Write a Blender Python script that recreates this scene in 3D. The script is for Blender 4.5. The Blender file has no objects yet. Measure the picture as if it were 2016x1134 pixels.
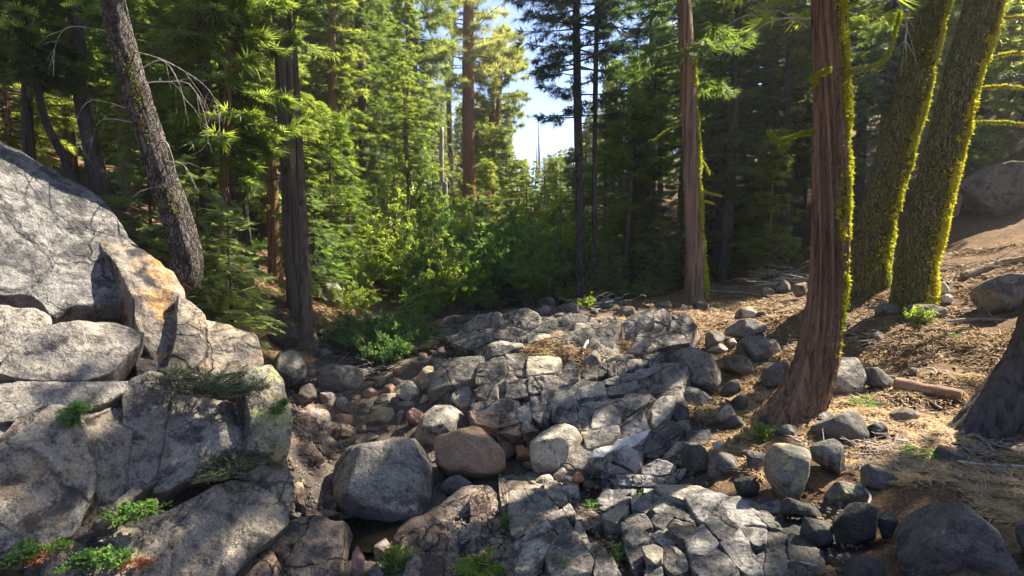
import bpy, bmesh, math, random
import numpy as np
from math import radians, sin, cos, pi, atan2
from mathutils import Vector, Matrix

# ------------------------------------------------------------------ camera, sky, sun, exposure
S = bpy.context.scene
COL = S.collection
CAMP = np.array([0.0, 0.0, 4.2]); PITCH = radians(5.9); FPX = 2016*22/36.0
cd = bpy.data.cameras.new('camera'); cam = bpy.data.objects.new('camera', cd); COL.objects.link(cam)
cd.sensor_width = 36; cd.lens = 22; cd.clip_start = .1; cd.clip_end = 4000
cam.location = CAMP; cam.rotation_euler = (radians(90)-PITCH, 0, 0)
S.camera = cam
SUN_AZ, SUN_EL = radians(62), radians(49)      # azimuth measured from the view axis (+y) towards +x
w = bpy.data.worlds.new('World'); S.world = w; w.use_nodes = True
nt = w.node_tree; nt.nodes.clear()
sky = nt.nodes.new('ShaderNodeTexSky'); sky.sky_type = 'NISHITA'; sky.sun_disc = False
sky.sun_elevation = SUN_EL; sky.sun_rotation = SUN_AZ
sky.altitude = 2500; sky.air_density = .6; sky.dust_density = 0; sky.ozone_density = 3.5
bg = nt.nodes.new('ShaderNodeBackground'); bg.inputs[1].default_value = .11
wo = nt.nodes.new('ShaderNodeOutputWorld'); nt.links.new(sky.outputs[0], bg.inputs[0]); nt.links.new(bg.outputs[0], wo.inputs[0])
sl = bpy.data.lights.new('sun', 'SUN'); sl.energy = 5.0; sl.angle = radians(.53); sl.color = (1, .90, .74)
so = bpy.data.objects.new('sun', sl); COL.objects.link(so)
SUND = Vector((sin(SUN_AZ)*cos(SUN_EL), cos(SUN_AZ)*cos(SUN_EL), sin(SUN_EL)))
so.rotation_euler = SUND.to_track_quat('Z', 'Y').to_euler(); so.location = (20, 12, 30)
S.view_settings.view_transform = 'Standard'; S.view_settings.look = 'None'
S.view_settings.exposure = 2.05; S.view_settings.gamma = 1; S.view_settings.use_curve_mapping = False
S.render.engine = 'CYCLES'
cy = S.cycles
cy.max_bounces = 6; cy.diffuse_bounces = 4; cy.glossy_bounces = 2; cy.transmission_bounces = 4; cy.transparent_max_bounces = 4
cy.use_denoising = True; cy.caustics_reflective = False; cy.caustics_refractive = False
try: cy.denoiser = 'OPENIMAGEDENOISE'; cy.denoising_input_passes = 'RGB_ALBEDO_NORMAL'
except Exception: pass
# ------------------------------------------------------------------ helpers
RG = np.random.default_rng(7)
def ray(px, py):
    dx = (np.asarray(px, float)-1008)/FPX; dy = -(np.asarray(py, float)-567)/FPX
    return np.stack([dx, cos(PITCH)+sin(PITCH)*dy, -sin(PITCH)+cos(PITCH)*dy], -1)
def wp(px, py, Y):
    r = ray(px, py); return CAMP + r*(np.asarray(Y, float)/r[..., 1])[..., None]
def tag(o, label=None, cat=None, group=None, kind=None):
    if label: o['label'] = label
    if cat: o['category'] = cat
    if group: o['group'] = group
    if kind: o['kind'] = kind
    return o
def link(name, mesh, parent=None, loc=None):
    o = bpy.data.objects.new(name, mesh); COL.objects.link(o)
    if parent is not None: o.parent = parent
    if loc is not None: o.location = tuple(loc)
    return o
def empty(name, loc, label, cat, group=None):
    o = bpy.data.objects.new(name, None); COL.objects.link(o); o.location = tuple(loc); o.empty_display_size = .2
    return tag(o, label, cat, group)
def mk(name, V, F, mats, midx=None, smooth=True, attrs=None):
    """V (n,3); F = list of index arrays, each (k,3) or (k,4)"""
    me = bpy.data.meshes.new(name)
    V = np.ascontiguousarray(V, np.float32)
    F = [f for f in F if len(f)]
    loops = np.concatenate([f.ravel() for f in F]).astype(np.int32)
    tot = np.concatenate([np.full(len(f), f.shape[1]) for f in F]).astype(np.int32)
    st = np.concatenate([[0], np.cumsum(tot)[:-1]]).astype(np.int32)
    me.vertices.add(len(V)); me.vertices.foreach_set('co', V.ravel())
    me.loops.add(len(loops)); me.loops.foreach_set('vertex_index', loops)
    me.polygons.add(len(tot)); me.polygons.foreach_set('loop_start', st); me.polygons.foreach_set('loop_total', tot)
    if midx is not None: me.polygons.foreach_set('material_index', np.asarray(midx, np.int32))
    me.polygons.foreach_set('use_smooth', np.full(len(tot), bool(smooth)))
    for m in (mats if isinstance(mats, (list, tuple)) else [mats]): me.materials.append(m)
    for k, a in (attrs or {}).items():
        at = me.attributes.new(k, 'FLOAT', 'POINT'); at.data.foreach_set('value', np.ascontiguousarray(a, np.float32))
    me.update(calc_edges=True)
    return me
# value noise
def _h(ix, iy, iz, s):
    n = (ix*374761393 + iy*668265263 + iz*2147483647 + s*1274126177) & 0xffffffff
    n = ((n ^ (n >> 13))*1274126177) & 0xffffffff
    n = ((n ^ (n >> 15))*2246822519) & 0xffffffff
    return ((n ^ (n >> 16)) & 0xffff)/65535.0
def vnoise(P, s=0):
    P = np.asarray(P, float); i = np.floor(P).astype(np.int64); f = P-i; f = f*f*(3-2*f)
    x, y, z = i[..., 0], i[..., 1], i[..., 2]; fx, fy, fz = f[..., 0], f[..., 1], f[..., 2]
    r = 0
    for a in (0, 1):
        for b in (0, 1):
            for c in (0, 1):
                r = r + _h(x+a, y+b, z+c, s)*(fx if a else 1-fx)*(fy if b else 1-fy)*(fz if c else 1-fz)
    return r*2-1
def fbm(P, s=0, o=4, g=.5):
    a, t = 1., 0.; P = np.asarray(P, float)
    for k in range(o): t = t + a*vnoise(P*2**k + 17.3*k, s+k*7); a *= g
    return t
def catmull(P, n):
    P = np.asarray(P, float)
    Q = np.vstack([2*P[0]-P[1], P, 2*P[-1]-P[-2]]); m = len(P)-1
    t = np.linspace(0, m, n); i = np.minimum(t.astype(int), m-1); f = (t-i)[:, None]
    a, b, c, d = Q[i], Q[i+1], Q[i+2], Q[i+3]
    return .5*((2*b)+(-a+c)*f+(2*a-5*b+4*c-d)*f**2+(-a+3*b-3*c+d)*f**3)
def tube_arr(paths, radii, ns=4):
    """paths (B,K,3), radii (B,K) -> V, F(quads)"""
    paths = np.asarray(paths, float); B, K, _ = paths.shape
    T = np.gradient(paths, axis=1); T /= np.linalg.norm(T, axis=2, keepdims=True)+1e-9
    ref = np.where(np.abs(T[..., 2:3]) > .9, np.array([1., 0, 0]), np.array([0, 0, 1.]))
    U = np.cross(T, ref); U /= np.linalg.norm(U, axis=2, keepdims=True)+1e-9
    W = np.cross(T, U)
    th = np.arange(ns)*2*pi/ns
    V = paths[:, :, None]+np.asarray(radii)[..., None, None]*(U[:, :, None]*np.cos(th)[:, None]+W[:, :, None]*np.sin(th)[:, None])
    idx = np.arange(B*K*ns).reshape(B, K, ns); nx = np.roll(idx, -1, 2)
    F = np.stack([idx[:, :-1], nx[:, :-1], nx[:, 1:], idx[:, 1:]], -1).reshape(-1, 4)
    return V.reshape(-1, 3), F
def tube(name, pts, r0, r1, mat, ns=8, n=None, parent=None, knob=.0, seed=0, power=1.):
    n = n or max(6, len(pts)*5)
    P = catmull(pts, n); t = np.linspace(0, 1, n)**power
    R = r0+(r1-r0)*t
    if knob: R = R*(1+knob*vnoise(P*6, seed))
    c = P[0].copy()
    V, F = tube_arr((P-c)[None], R[None], ns)
    V = np.vstack([V, [[0, 0, 0]], [P[-1]-c]]); a = len(V)-2
    ring = np.arange(ns); last = (n-1)*ns+ring
    caps = np.vstack([np.stack([np.full(ns, a), np.roll(ring, -1), ring], 1), np.stack([np.full(ns, a+1), last, np.roll(last, -1)], 1)])
    return link(name, mk(name, V, [F, caps], mat), parent, c if parent is None else None), c
# icospheres
ICO = {}
for lv in (1, 2, 3, 4, 5, 6):
    bm = bmesh.new(); bmesh.ops.create_icosphere(bm, subdivisions=lv, radius=1)
    ICO[lv] = (np.array([v.co[:] for v in bm.verts]), np.array([[v.index for v in f.verts] for f in bm.faces])); bm.free()
# ------------------------------------------------------------------ the lie of the land
DN = np.array([.50, -.62, .60]); DN /= np.linalg.norm(DN)
DP = wp(300, 950, 6.6)
def dplane(px, py, off=0, n=DN, p=DP):
    r = ray(px, py); t = (n@(p-CAMP)-off)/(r@n); return CAMP+r*t[..., None]
CP = [(750,1134,7.0),(760,1010,8.7),(740,830,12),(700,700,16.4),(850,640,19.5),(900,560,28.7),(1100,960,8.9),(1250,1100,6.6),
      (1250,850,9.7),(1050,830,10.8),(1050,760,11.5),(1050,700,12.3),(1050,645,13.6),(1200,720,11.9),(1200,650,13.6),(960,660,15.2),(1080,605,17.5),(1200,605,16.5),(1370,600,18),(1400,760,11.7),(1540,832,9.3),
      (1600,960,7.2),(1700,1134,5.1),(2016,1134,4.6),(1900,940,6.8),(2016,800,9),(1720,570,15),(1800,600,13.5),(1950,500,16),(2016,400,19),
      (1500,560,19),(1450,485,32),(600,640,17),(480,570,16.5),(520,500,24),(650,570,22),(1450,650,14),(1320,700,12.6),(1600,680,12.5),(1750,720,11),(1300,960,8.3),
      (900,800,11.6),(1000,830,11),(940,950,9.1),(1100,1134,6.6),(560,800,12),(620,900,10.2),(600,1050,7.9),(430,640,13.5),(520,700,13.8),
      (1500,900,8.1),(1400,1000,7.5),(1500,1134,5.7),(1000,1040,7.6),(880,1134,6.9),(600,1134,6.8),(1250,560,26)]
ctl = [wp(*c) for c in CP]
for (px, py, o) in [(0,1000,.7),(0,700,1.2),(150,600,1.6),(300,950,.7),(420,1000,.7),(300,800,.9),(450,800,.8),(200,1134,.5),(350,700,1.3),(480,1080,.55)]:
    ctl.append(dplane(np.array(px), np.array(py), o))
ctl += [np.array(c, float) for c in [(-14.7,18,5.8),(-9.5,17,4.3),(-25,25,9),(-20,8,7),(-12,4,4.5),(0,60,3.2),(0,100,3.6),(6,40,2.6),(-8,40,3.6),(25,60,10),(-25,60,10),(-12,30,5.0),(14,32,4.2),
       (50,100,24),(-50,100,24),(0,200,4),(14,110,5),(-14,110,5),(100,150,50),(-100,150,50),(0,-12,-.6),(-20,-15,4),(20,-15,5),(22,5,6.5),(14,12,4.6),(22,25,8.5),(40,10,13),(-45,20,17),(45,40,17),(-45,50,18),
       (8,0,2.2),(5,-6,1.2),(-6,-5,1.5),(13,24,3.6),(0,320,5),(0,500,6)]]
ctl = np.array(ctl); _c = 1.0
def _phi(d2): return np.sqrt(d2+_c*_c)
_A = _phi(((ctl[:, None, :2]-ctl[None, :, :2])**2).sum(-1))-np.eye(len(ctl))*.04
_P = np.hstack([np.ones((len(ctl), 1)), ctl[:, :2]])
_M = np.block([[_A, _P], [_P.T, np.zeros((3, 3))]])
_W = np.linalg.solve(_M, np.concatenate([ctl[:, 2], np.zeros(3)]))
def ground(X, Y):
    X = np.asarray(X, float); Y = np.asarray(Y, float); sh = np.broadcast(X, Y).shape
    Q = np.stack(np.broadcast_arrays(X, Y), -1).reshape(-1, 2)
    R = np.linalg.norm(Q, axis=1, keepdims=True); Q = Q*np.where(R > 420, 420/np.maximum(R, 1e-6), 1)
    out = np.empty(len(Q))
    for a in range(0, len(Q), 20000):
        q = Q[a:a+20000]; d2 = ((q[:, None]-ctl[None, :, :2])**2).sum(-1)
        out[a:a+20000] = _phi(d2)@_W[:-3]+_W[-3]+q@_W[-2:]
    return out.reshape(sh)
def hit(px, py, y0=4., y1=150.):
    Ys = np.geomspace(y0, y1, 500); P = wp(px, py, Ys); d = P[:, 2]-ground(P[:, 0], P[:, 1])
    k = np.argmax(d < 0) if (d < 0).any() else len(Ys)-1
    if k == 0: return P[0]
    f = d[k-1]/(d[k-1]-d[k]+1e-9); return P[k-1]+(P[k]-P[k-1])*min(max(f, 0), 1)
def gnormal(x, y, e=.35):
    gx = (ground(x+e, y)-ground(x-e, y))/(2*e); gy = (ground(x, y+e)-ground(x, y-e))/(2*e)
    n = np.array([-gx, -gy, 1.]); return n/np.linalg.norm(n)
# ------------------------------------------------------------------ rocks: closed bodies shaped by an outline, bulge and cut planes
def rock_mesh(R2, wdt, th, nexp, seed, lv, cuts, rough, mat, edge=14, hr=(.68, .96), pw=.35, xc=()):
    """R2: outline radius per angle (256), th: half depth; local axes u, v, w (w = front)"""
    rg = np.random.default_rng(seed)
    d, F = ICO[lv]
    Rm = R2.mean()
    sc = np.array([1, 1, min(1.6, max(.25, th/Rm))])
    ang0 = np.arctan2(d[:, 1], d[:, 0])
    Ri = np.interp((ang0 % (2*pi))/(2*pi)*256, np.arange(257), np.append(R2, R2[0]))
    q = d*sc*np.stack([Ri/Rm, Ri/Rm, np.ones(len(d))], 1); q /= np.linalg.norm(q, axis=1, keepdims=True)
    ce = np.hypot(q[:, 0], q[:, 1]); se = np.abs(q[:, 2])
    rr = ((ce/Ri)**nexp+(se/th)**nexp)**(-1/nexp)
    # cut planes
    acc = rr**(-float(edge))
    for k in range(cuts):
        n = rg.normal(size=3); n[2] = abs(n[2])*1.0+pw; n /= np.linalg.norm(n)
        sup = np.hypot(np.hypot(n[0], n[1])*Rm, n[2]*th)
        h = sup*rg.uniform(*hr); dn = np.maximum(q@n, 1e-3)
        acc = acc+(h/dn)**(-float(edge))
    for n, hk in xc:
        n = np.array(n, float); n /= np.linalg.norm(n); acc = acc+(np.hypot(np.hypot(n[0], n[1])*Rm, n[2]*th)*hk/np.maximum(q@n, 1e-3))**(-float(edge))
    rr = acc**(-1./edge)
    P = q*rr[:, None]
    s = rough*Rm
    off = rg.uniform(0, 100, 3)
    L = min(Rm, .9)
    n1 = fbm(P/L*1.1+off, seed, 3); n2 = 1-2*np.abs(vnoise(P/L*2.6+off, seed+5)); n3 = fbm(P/L*7+off, seed+9, 3)
    P = P+q*(s*(.55*n1+.22*n2+.16*n3))[:, None]
    return P, F
def slab_mesh(xy, th, depth, seed, rough, cuts, na=96, nt=16, nd=5, chip=.05):
    """joint-bounded block: exact outline (local 2-D), relief on its face, rounded arrises, sides going back"""
    rg = np.random.default_rng(seed); xy = np.asarray(xy, float); n = len(xy)
    # slightly rounded corners, then even steps along the edge
    cc = []
    for i in range(n):
        a, b_, c = xy[i-1], xy[i], xy[(i+1) % n]; f = .10
        p, q = b_+(a-b_)*f, b_+(c-b_)*f; cc += [p, (p+q)*.25+b_*.5, q]
    cc = np.array(cc); L = np.concatenate([[0], np.cumsum(np.linalg.norm(np.roll(cc, -1, 0)-cc, axis=1))]); t = np.linspace(0, L[-1], na, endpoint=False)
    E = np.stack([np.interp(t, L, np.append(cc[:, k], cc[0, k])) for k in (0, 1)], 1)
    Rm = np.linalg.norm(E, axis=1).mean(); off = rg.uniform(0, 90, 3)
    k_ = vnoise(np.stack([E[:, 0]/Rm*2.2, E[:, 1]/Rm*2.2, 0*t], 1)+off, seed)+.5*vnoise(np.stack([E[:, 0]/Rm*7, E[:, 1]/Rm*7, 0*t], 1)+off, seed+2)
    E = E*(1+chip*k_)[:, None]
    u = 1-(1-np.linspace(0, 1, nt))**1.7; u[0] = .02
    er = min(.17, .018/max(Rm, .05)+.045)                                  # rounding width as a share of the radius
    er = er*(1+.5*vnoise(np.stack([E[:, 0]/Rm*1.6, E[:, 1]/Rm*1.6, 0*t], 1)+off+9, seed))
    X = u[:, None, None]*E[None]; e = np.clip((u[:, None]-(1-er))/er, 0, 1)
    Zr = -(1-np.sqrt(np.clip(1-e**2, 0, 1)))*er*Rm*.85
    tilt = rg.normal(size=2)*.035; Z = X[..., 0]*tilt[0]+X[..., 1]*tilt[1]
    for _ in range(cuts):
        a = rg.uniform(0, 2*pi); g = rg.uniform(.15, .6); h = rg.uniform(-.05, .22)*Rm; Z = np.minimum(Z, h+g*(rg.uniform(.2, .6)*Rm-(X[..., 0]*cos(a)+X[..., 1]*sin(a))))
    Z = np.maximum(Z, -.8*th)
    V = np.concatenate([X, (Z+Zr)[..., None]], 2)
    sd = np.linspace(0, 1, nd+1)[1:]; last = V[-1]
    side = np.stack([np.concatenate([last[:, :2]*(1+.05*s_), (last[:, 2]*(1-s_)-s_*depth)[:, None]], 1) for s_ in sd])
    V = np.concatenate([V, side]); nr_ = len(V)
    Pn = V.reshape(-1, 3); Ls = min(Rm, .8); P0 = Pn/Ls+off
    d1 = fbm(P0*1.2, seed, 3); d2 = 1-2*np.abs(vnoise(P0*2.8, seed+5)); d3 = fbm(P0*8, seed+9, 3)
    amp = rough*min(Rm, .9); Pn = Pn.copy(); Pn[:, 2] += amp*(.9*d1+.5*d2+.25*d3)
    rad_ = Pn[:, :2]/(np.linalg.norm(Pn[:, :2], axis=1, keepdims=True)+1e-9); w_ = np.repeat(np.concatenate([u**3, np.ones(nd)]), na)[:, None]; Pn[:, :2] += rad_*w_*(amp*.35*(vnoise(P0*3, seed+11)+.5*vnoise(P0*9, seed+12)))[:, None]
    idx = np.arange(nr_*na).reshape(nr_, na); nx = np.roll(idx, -1, 1)
    F = np.stack([idx[:-1], idx[1:], nx[1:], nx[:-1]], -1).reshape(-1, 4)
    c = len(Pn); Pn = np.vstack([Pn, [[0, 0, Pn[:na, 2].mean()]]]); Fc = np.stack([np.full(na, c), idx[0], nx[0]], 1)
    return Pn, [F, Fc]
def outline(pts, C, U, V_, W):
    """world outline points -> smoothed polar radii about C"""
    q = pts-C; x, y = q@U, q@V_
    th = np.arange(256)*2*pi/256; dx, dy = np.cos(th), np.sin(th)
    R = np.zeros(256)
    n = len(x)
    for i in range(n):
        x1, y1, x2, y2 = x[i], y[i], x[(i+1) % n], y[(i+1) % n]
        ex, ey = x2-x1, y2-y1; den = dx*ey-dy*ex; den = np.where(np.abs(den) < 1e-9, 1e-9, den)
        t = (x1*ey-y1*ex)/den; s = (x1*dy-y1*dx)/den
        R = np.where((t > 0) & (s >= -1e-6) & (s <= 1+1e-6) & (t > R), t, R)
    R = np.where(R <= 0, R[R > 0].mean() if (R > 0).any() else .1, R)
    for _ in range(2): R = (np.roll(R, 1)+R+np.roll(R, -1))/3
    return R
ROCKN = [0]
def rock(name, pts, mat, label=None, cat=None, group=None, parent=None, tr=(0, 0, 1), mode='stand', Y=None, th=None, nexp=2.6,
         cuts=4, rough=.06, lv=4, n=None, plane=None, off=0, up=.25, edge=30, push=.3, seed=None, kind=None, grow=1.03, hr=(.58, .9), xc=(), bury=1.14):
    ROCKN[0] += 1; seed = seed or ROCKN[0]*13+5
    ox, oy, s = tr; pts = np.array(pts, float); pts = np.stack([ox+pts[:, 0]/s, oy+pts[:, 1]/s], 1)
    # area centroid
    x, y = pts[:, 0], pts[:, 1]; x2, y2 = np.roll(x, -1), np.roll(y, -1); a = x*y2-x2*y
    A = a.sum()/2; cx = ((x+x2)*a).sum()/(6*A); cyy = ((y+y2)*a).sum()/(6*A)
    half = math.sqrt(abs(A)/pi)
    if plane is not None:                               # a piece of a known rock face
        nn, pp = plane; nn = np.array(nn, float); nn /= np.linalg.norm(nn)
        if n is not None: n = np.array(n, float); n /= np.linalg.norm(n)
        r = ray(cx, cyy); t = (nn@(pp-CAMP)-off)/(r@nn); C = CAMP+r*t
        W = nn if n is None else n
        th = th or .35
        C = C-W*th*.55
    elif mode == 'flush':
        G = hit(cx, cyy) if Y is None else wp(cx, cyy, Y)
        W = np.array(n, float) if n is not None else gnormal(G[0], G[1])*1.0+np.array([0, -.35, 0])
        W = W/np.linalg.norm(W)
        th = th or .6*half*np.linalg.norm(G-CAMP)/FPX
        C = G-W*(th*.35+off)
    else:
        y = np.where(y > cyy, cyy+(y-cyy)*1.0, y); k = y.max(); G = hit(x[np.argmax(y)]*.5+cx*.5, k) if Y is None else None
        Yb = (G[1] if Y is None else Y)
        C = wp(cx, cyy, Yb); sz = half*np.linalg.norm(C-CAMP)/FPX
        th = th or .8*sz
        C = wp(cx, cyy, Yb+th*push)
        W = CAMP-C; W = W/np.linalg.norm(W); W = W+np.array([0, 0, up]); W /= np.linalg.norm(W)
        if n is not None: W = np.array(n, float); W /= np.linalg.norm(W)
    if mode == 'stand' and plane is None: y = np.where(y > cyy, cyy+(y-cyy)*bury, y)
    U = np.cross([0, 0, 1.], W); U /= np.linalg.norm(U)+1e-9; V_ = np.cross(W, U)
    rr = ray(x, y); t = ((C-CAMP)@W)/(rr@W); PW = CAMP+rr*t[:, None]
    R2 = outline(PW, C, U, V_, W)
    if mode == 'flush' or plane is not None:
        q = (PW-C); q = np.stack([q@U, q@V_], 1)
        if ((q[:, 0]*np.roll(q[:, 1], -1)-np.roll(q[:, 0], -1)*q[:, 1]).sum()) < 0: q = q[::-1]
        Rm = R2.mean(); mar = 1+min(.12, .03/Rm)*(grow-1)*25
        P, F = slab_mesh(q*mar, th, max(th, .45*Rm)*1.5, seed, rough*1.3, cuts if lv > 3 else min(1, cuts), na={3: 40, 4: 72, 5: 144, 6: 220}[lv], nt={3: 7, 4: 12, 5: 26, 6: 40}[lv], nd={3: 3, 4: 4, 5: 7, 6: 9}[lv])
        P[:, 2] += th*.35
    else:
        P, F = rock_mesh(R2, 0, th, nexp+.7, seed, lv, cuts+5, rough*.8, mat, edge, hr, .25, xc); F = [F]
    PWd = P@np.stack([U, V_, W])
    par = parent
    o = link(name, mk(name, PWd, F, mat), par, C)
    if parent is not None: o.location = tuple(C-np.array(parent.location))
    if label or cat: tag(o, label, cat, group, kind)
    return o
def fitplane(poly, tr=(0, 0, 1), up=.1):
    ox, oy, s = tr; p = np.array(poly, float)/s+np.array([ox, oy]); c = p.mean(0); q = np.vstack([p*.8+c*.2, p*.4+c*.6, [c]])
    P = np.array([hit(*k) for k in q]); A = np.c_[P[:, 0], P[:, 1], np.ones(len(P))]; m = np.linalg.lstsq(A, P[:, 2], rcond=None)[0]
    n = np.array([-m[0], -m[1], 1.]); n /= np.linalg.norm(n); return n, P.mean(0)+n*up
def inpoly(px, py, poly):
    poly = np.asarray(poly, float); r = np.zeros(np.shape(px), bool); j = len(poly)-1
    for i in range(len(poly)):
        xi, yi, xj, yj = *poly[i], *poly[j]
        c = ((yi > py) != (yj > py)) & (px < (xj-xi)*(py-yi)/((yj-yi) or 1e-9)+xi); r ^= c; j = i
    return r
def fracture(poly, d1, d2, s1, s2, tr=(0, 0, 1), seed=1, jit=.28, gap=.05, merge=.2, **kw):
    """split an image-space region of a rock face into joint-bounded blocks; d1,d2: joint directions (deg)"""
    ox, oy, s = tr; poly = np.array(poly, float)/s+np.array([ox, oy]); rg = np.random.default_rng(seed)
    e1 = np.array([cos(radians(d1)), sin(radians(d1))])*s1; e2 = np.array([cos(radians(d2)), sin(radians(d2))])*s2
    c = poly.mean(0); N = 14
    g = np.zeros((2*N+1, 2*N+1, 2))
    for i in range(-N, N+1):
        sh = rg.uniform(-.5, .5)
        for j in range(-N, N+1):
            g[i+N, j+N] = c+e1*(j+sh+rg.uniform(-jit, jit))+e2*(i+rg.uniform(-jit, jit)*.8)
    out = []
    for i in range(2*N):
        j = 0
        while j < 2*N:
            st = 2 if (rg.random() < merge and j+2 <= 2*N) else 1
            q = np.array([g[i, j], g[i, j+st], g[i+1, j+st], g[i+1, j]]); m = q.mean(0)
            if inpoly(m[0], m[1], poly):
                q = m+(q-m)*(1-gap)
                # a vertex or two more per side so blocks are not plain parallelograms
                qq = []
                for k in range(4):
                    a, b = q[k], q[(k+1) % 4]; qq.append(a); t = rg.uniform(.3, .7); L = np.linalg.norm(b-a)
                    qq.append(a+(b-a)*t+rg.normal(size=2)*L*.045)
                out.append(np.array(qq))
            j += st
    for k, q in enumerate(out): rock('block', q, seed=seed*1000+k*7+1, **kw)
    return out
# ------------------------------------------------------------------ materials
class NB:
    def __init__(s, name):
        s.m = bpy.data.materials.new(name); s.m.use_nodes = True; s.t = s.m.node_tree; s.t.nodes.clear()
        s.out = s.t.nodes.new('ShaderNodeOutputMaterial')
    def n(s, typ, ins=None, **kw):
        nd = s.t.nodes.new(typ)
        for k, v in kw.items(): setattr(nd, k, v)
        for k, v in (ins or {}).items():
            if isinstance(v, bpy.types.NodeSocket): s.t.links.new(v, nd.inputs[k])
            else: nd.inputs[k].default_value = v
        return nd
    def math(s, op, a, b=0., c=None, clamp=False):
        d = {0: a, 1: b}
        if c is not None: d[2] = c
        return s.n('ShaderNodeMath', d, operation=op, use_clamp=clamp).outputs[0]
    def mix(s, f, a, b, mode='MIX'):
        nd = s.n('ShaderNodeMix', data_type='RGBA', blend_type=mode, clamp_factor=True)
        for i, v in ((0, f), (6, a), (7, b)):
            if isinstance(v, bpy.types.NodeSocket): s.t.links.new(v, nd.inputs[i])
            else: nd.inputs[i].default_value = v if i == 0 else (*v, 1) if len(v) == 3 else v
        return nd.outputs[2]
    def noise(s, vec, scale, det=4, rough=.55, dist=0.):
        return s.n('ShaderNodeTexNoise', {'Vector': vec, 'Scale': scale, 'Detail': det, 'Roughness': rough, 'Distortion': dist}).outputs[0]
    def ramp(s, f, lo, hi, a=0., b=1.):
        return s.n('ShaderNodeMapRange', {0: f, 1: lo, 2: hi, 3: a, 4: b}, clamp=True).outputs[0]
    def vadd(s, a, b): return s.n('ShaderNodeVectorMath', {0: a, 1: b}, operation='ADD').outputs[0]
    def vmul(s, a, b): return s.n('ShaderNodeVectorMath', {0: a, 1: b}, operation='MULTIPLY').outputs[0]
    def coords(s, rnd=True):
        o = s.n('ShaderNodeTexCoord').outputs['Object']
        if not rnd: return o, None
        r = s.n('ShaderNodeObjectInfo').outputs['Random']
        c = s.n('ShaderNodeCombineXYZ', {0: s.math('MULTIPLY', r, 63.), 1: s.math('MULTIPLY', r, 117.), 2: s.math('MULTIPLY', r, 91.)}).outputs[0]
        return s.vadd(o, c), r
    def surf(s, col, rough=.9, nrm=None, spec=.25):
        d = {'Base Color': col if isinstance(col, bpy.types.NodeSocket) else (*col, 1), 'Roughness': rough, 'Specular IOR Level': spec}
        p = s.n('ShaderNodeBsdfPrincipled', d)
        if nrm is not None: s.t.links.new(nrm, p.inputs['Normal'])
        s.t.links.new(p.outputs[0], s.out.inputs[0]); return p
    def bump(s, h, strength=.5, dist=.03, prev=None):
        d = {'Height': h, 'Strength': strength, 'Distance': dist}
        if prev is not None: d['Normal'] = prev
        return s.n('ShaderNodeBump', d).outputs[0]

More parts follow.
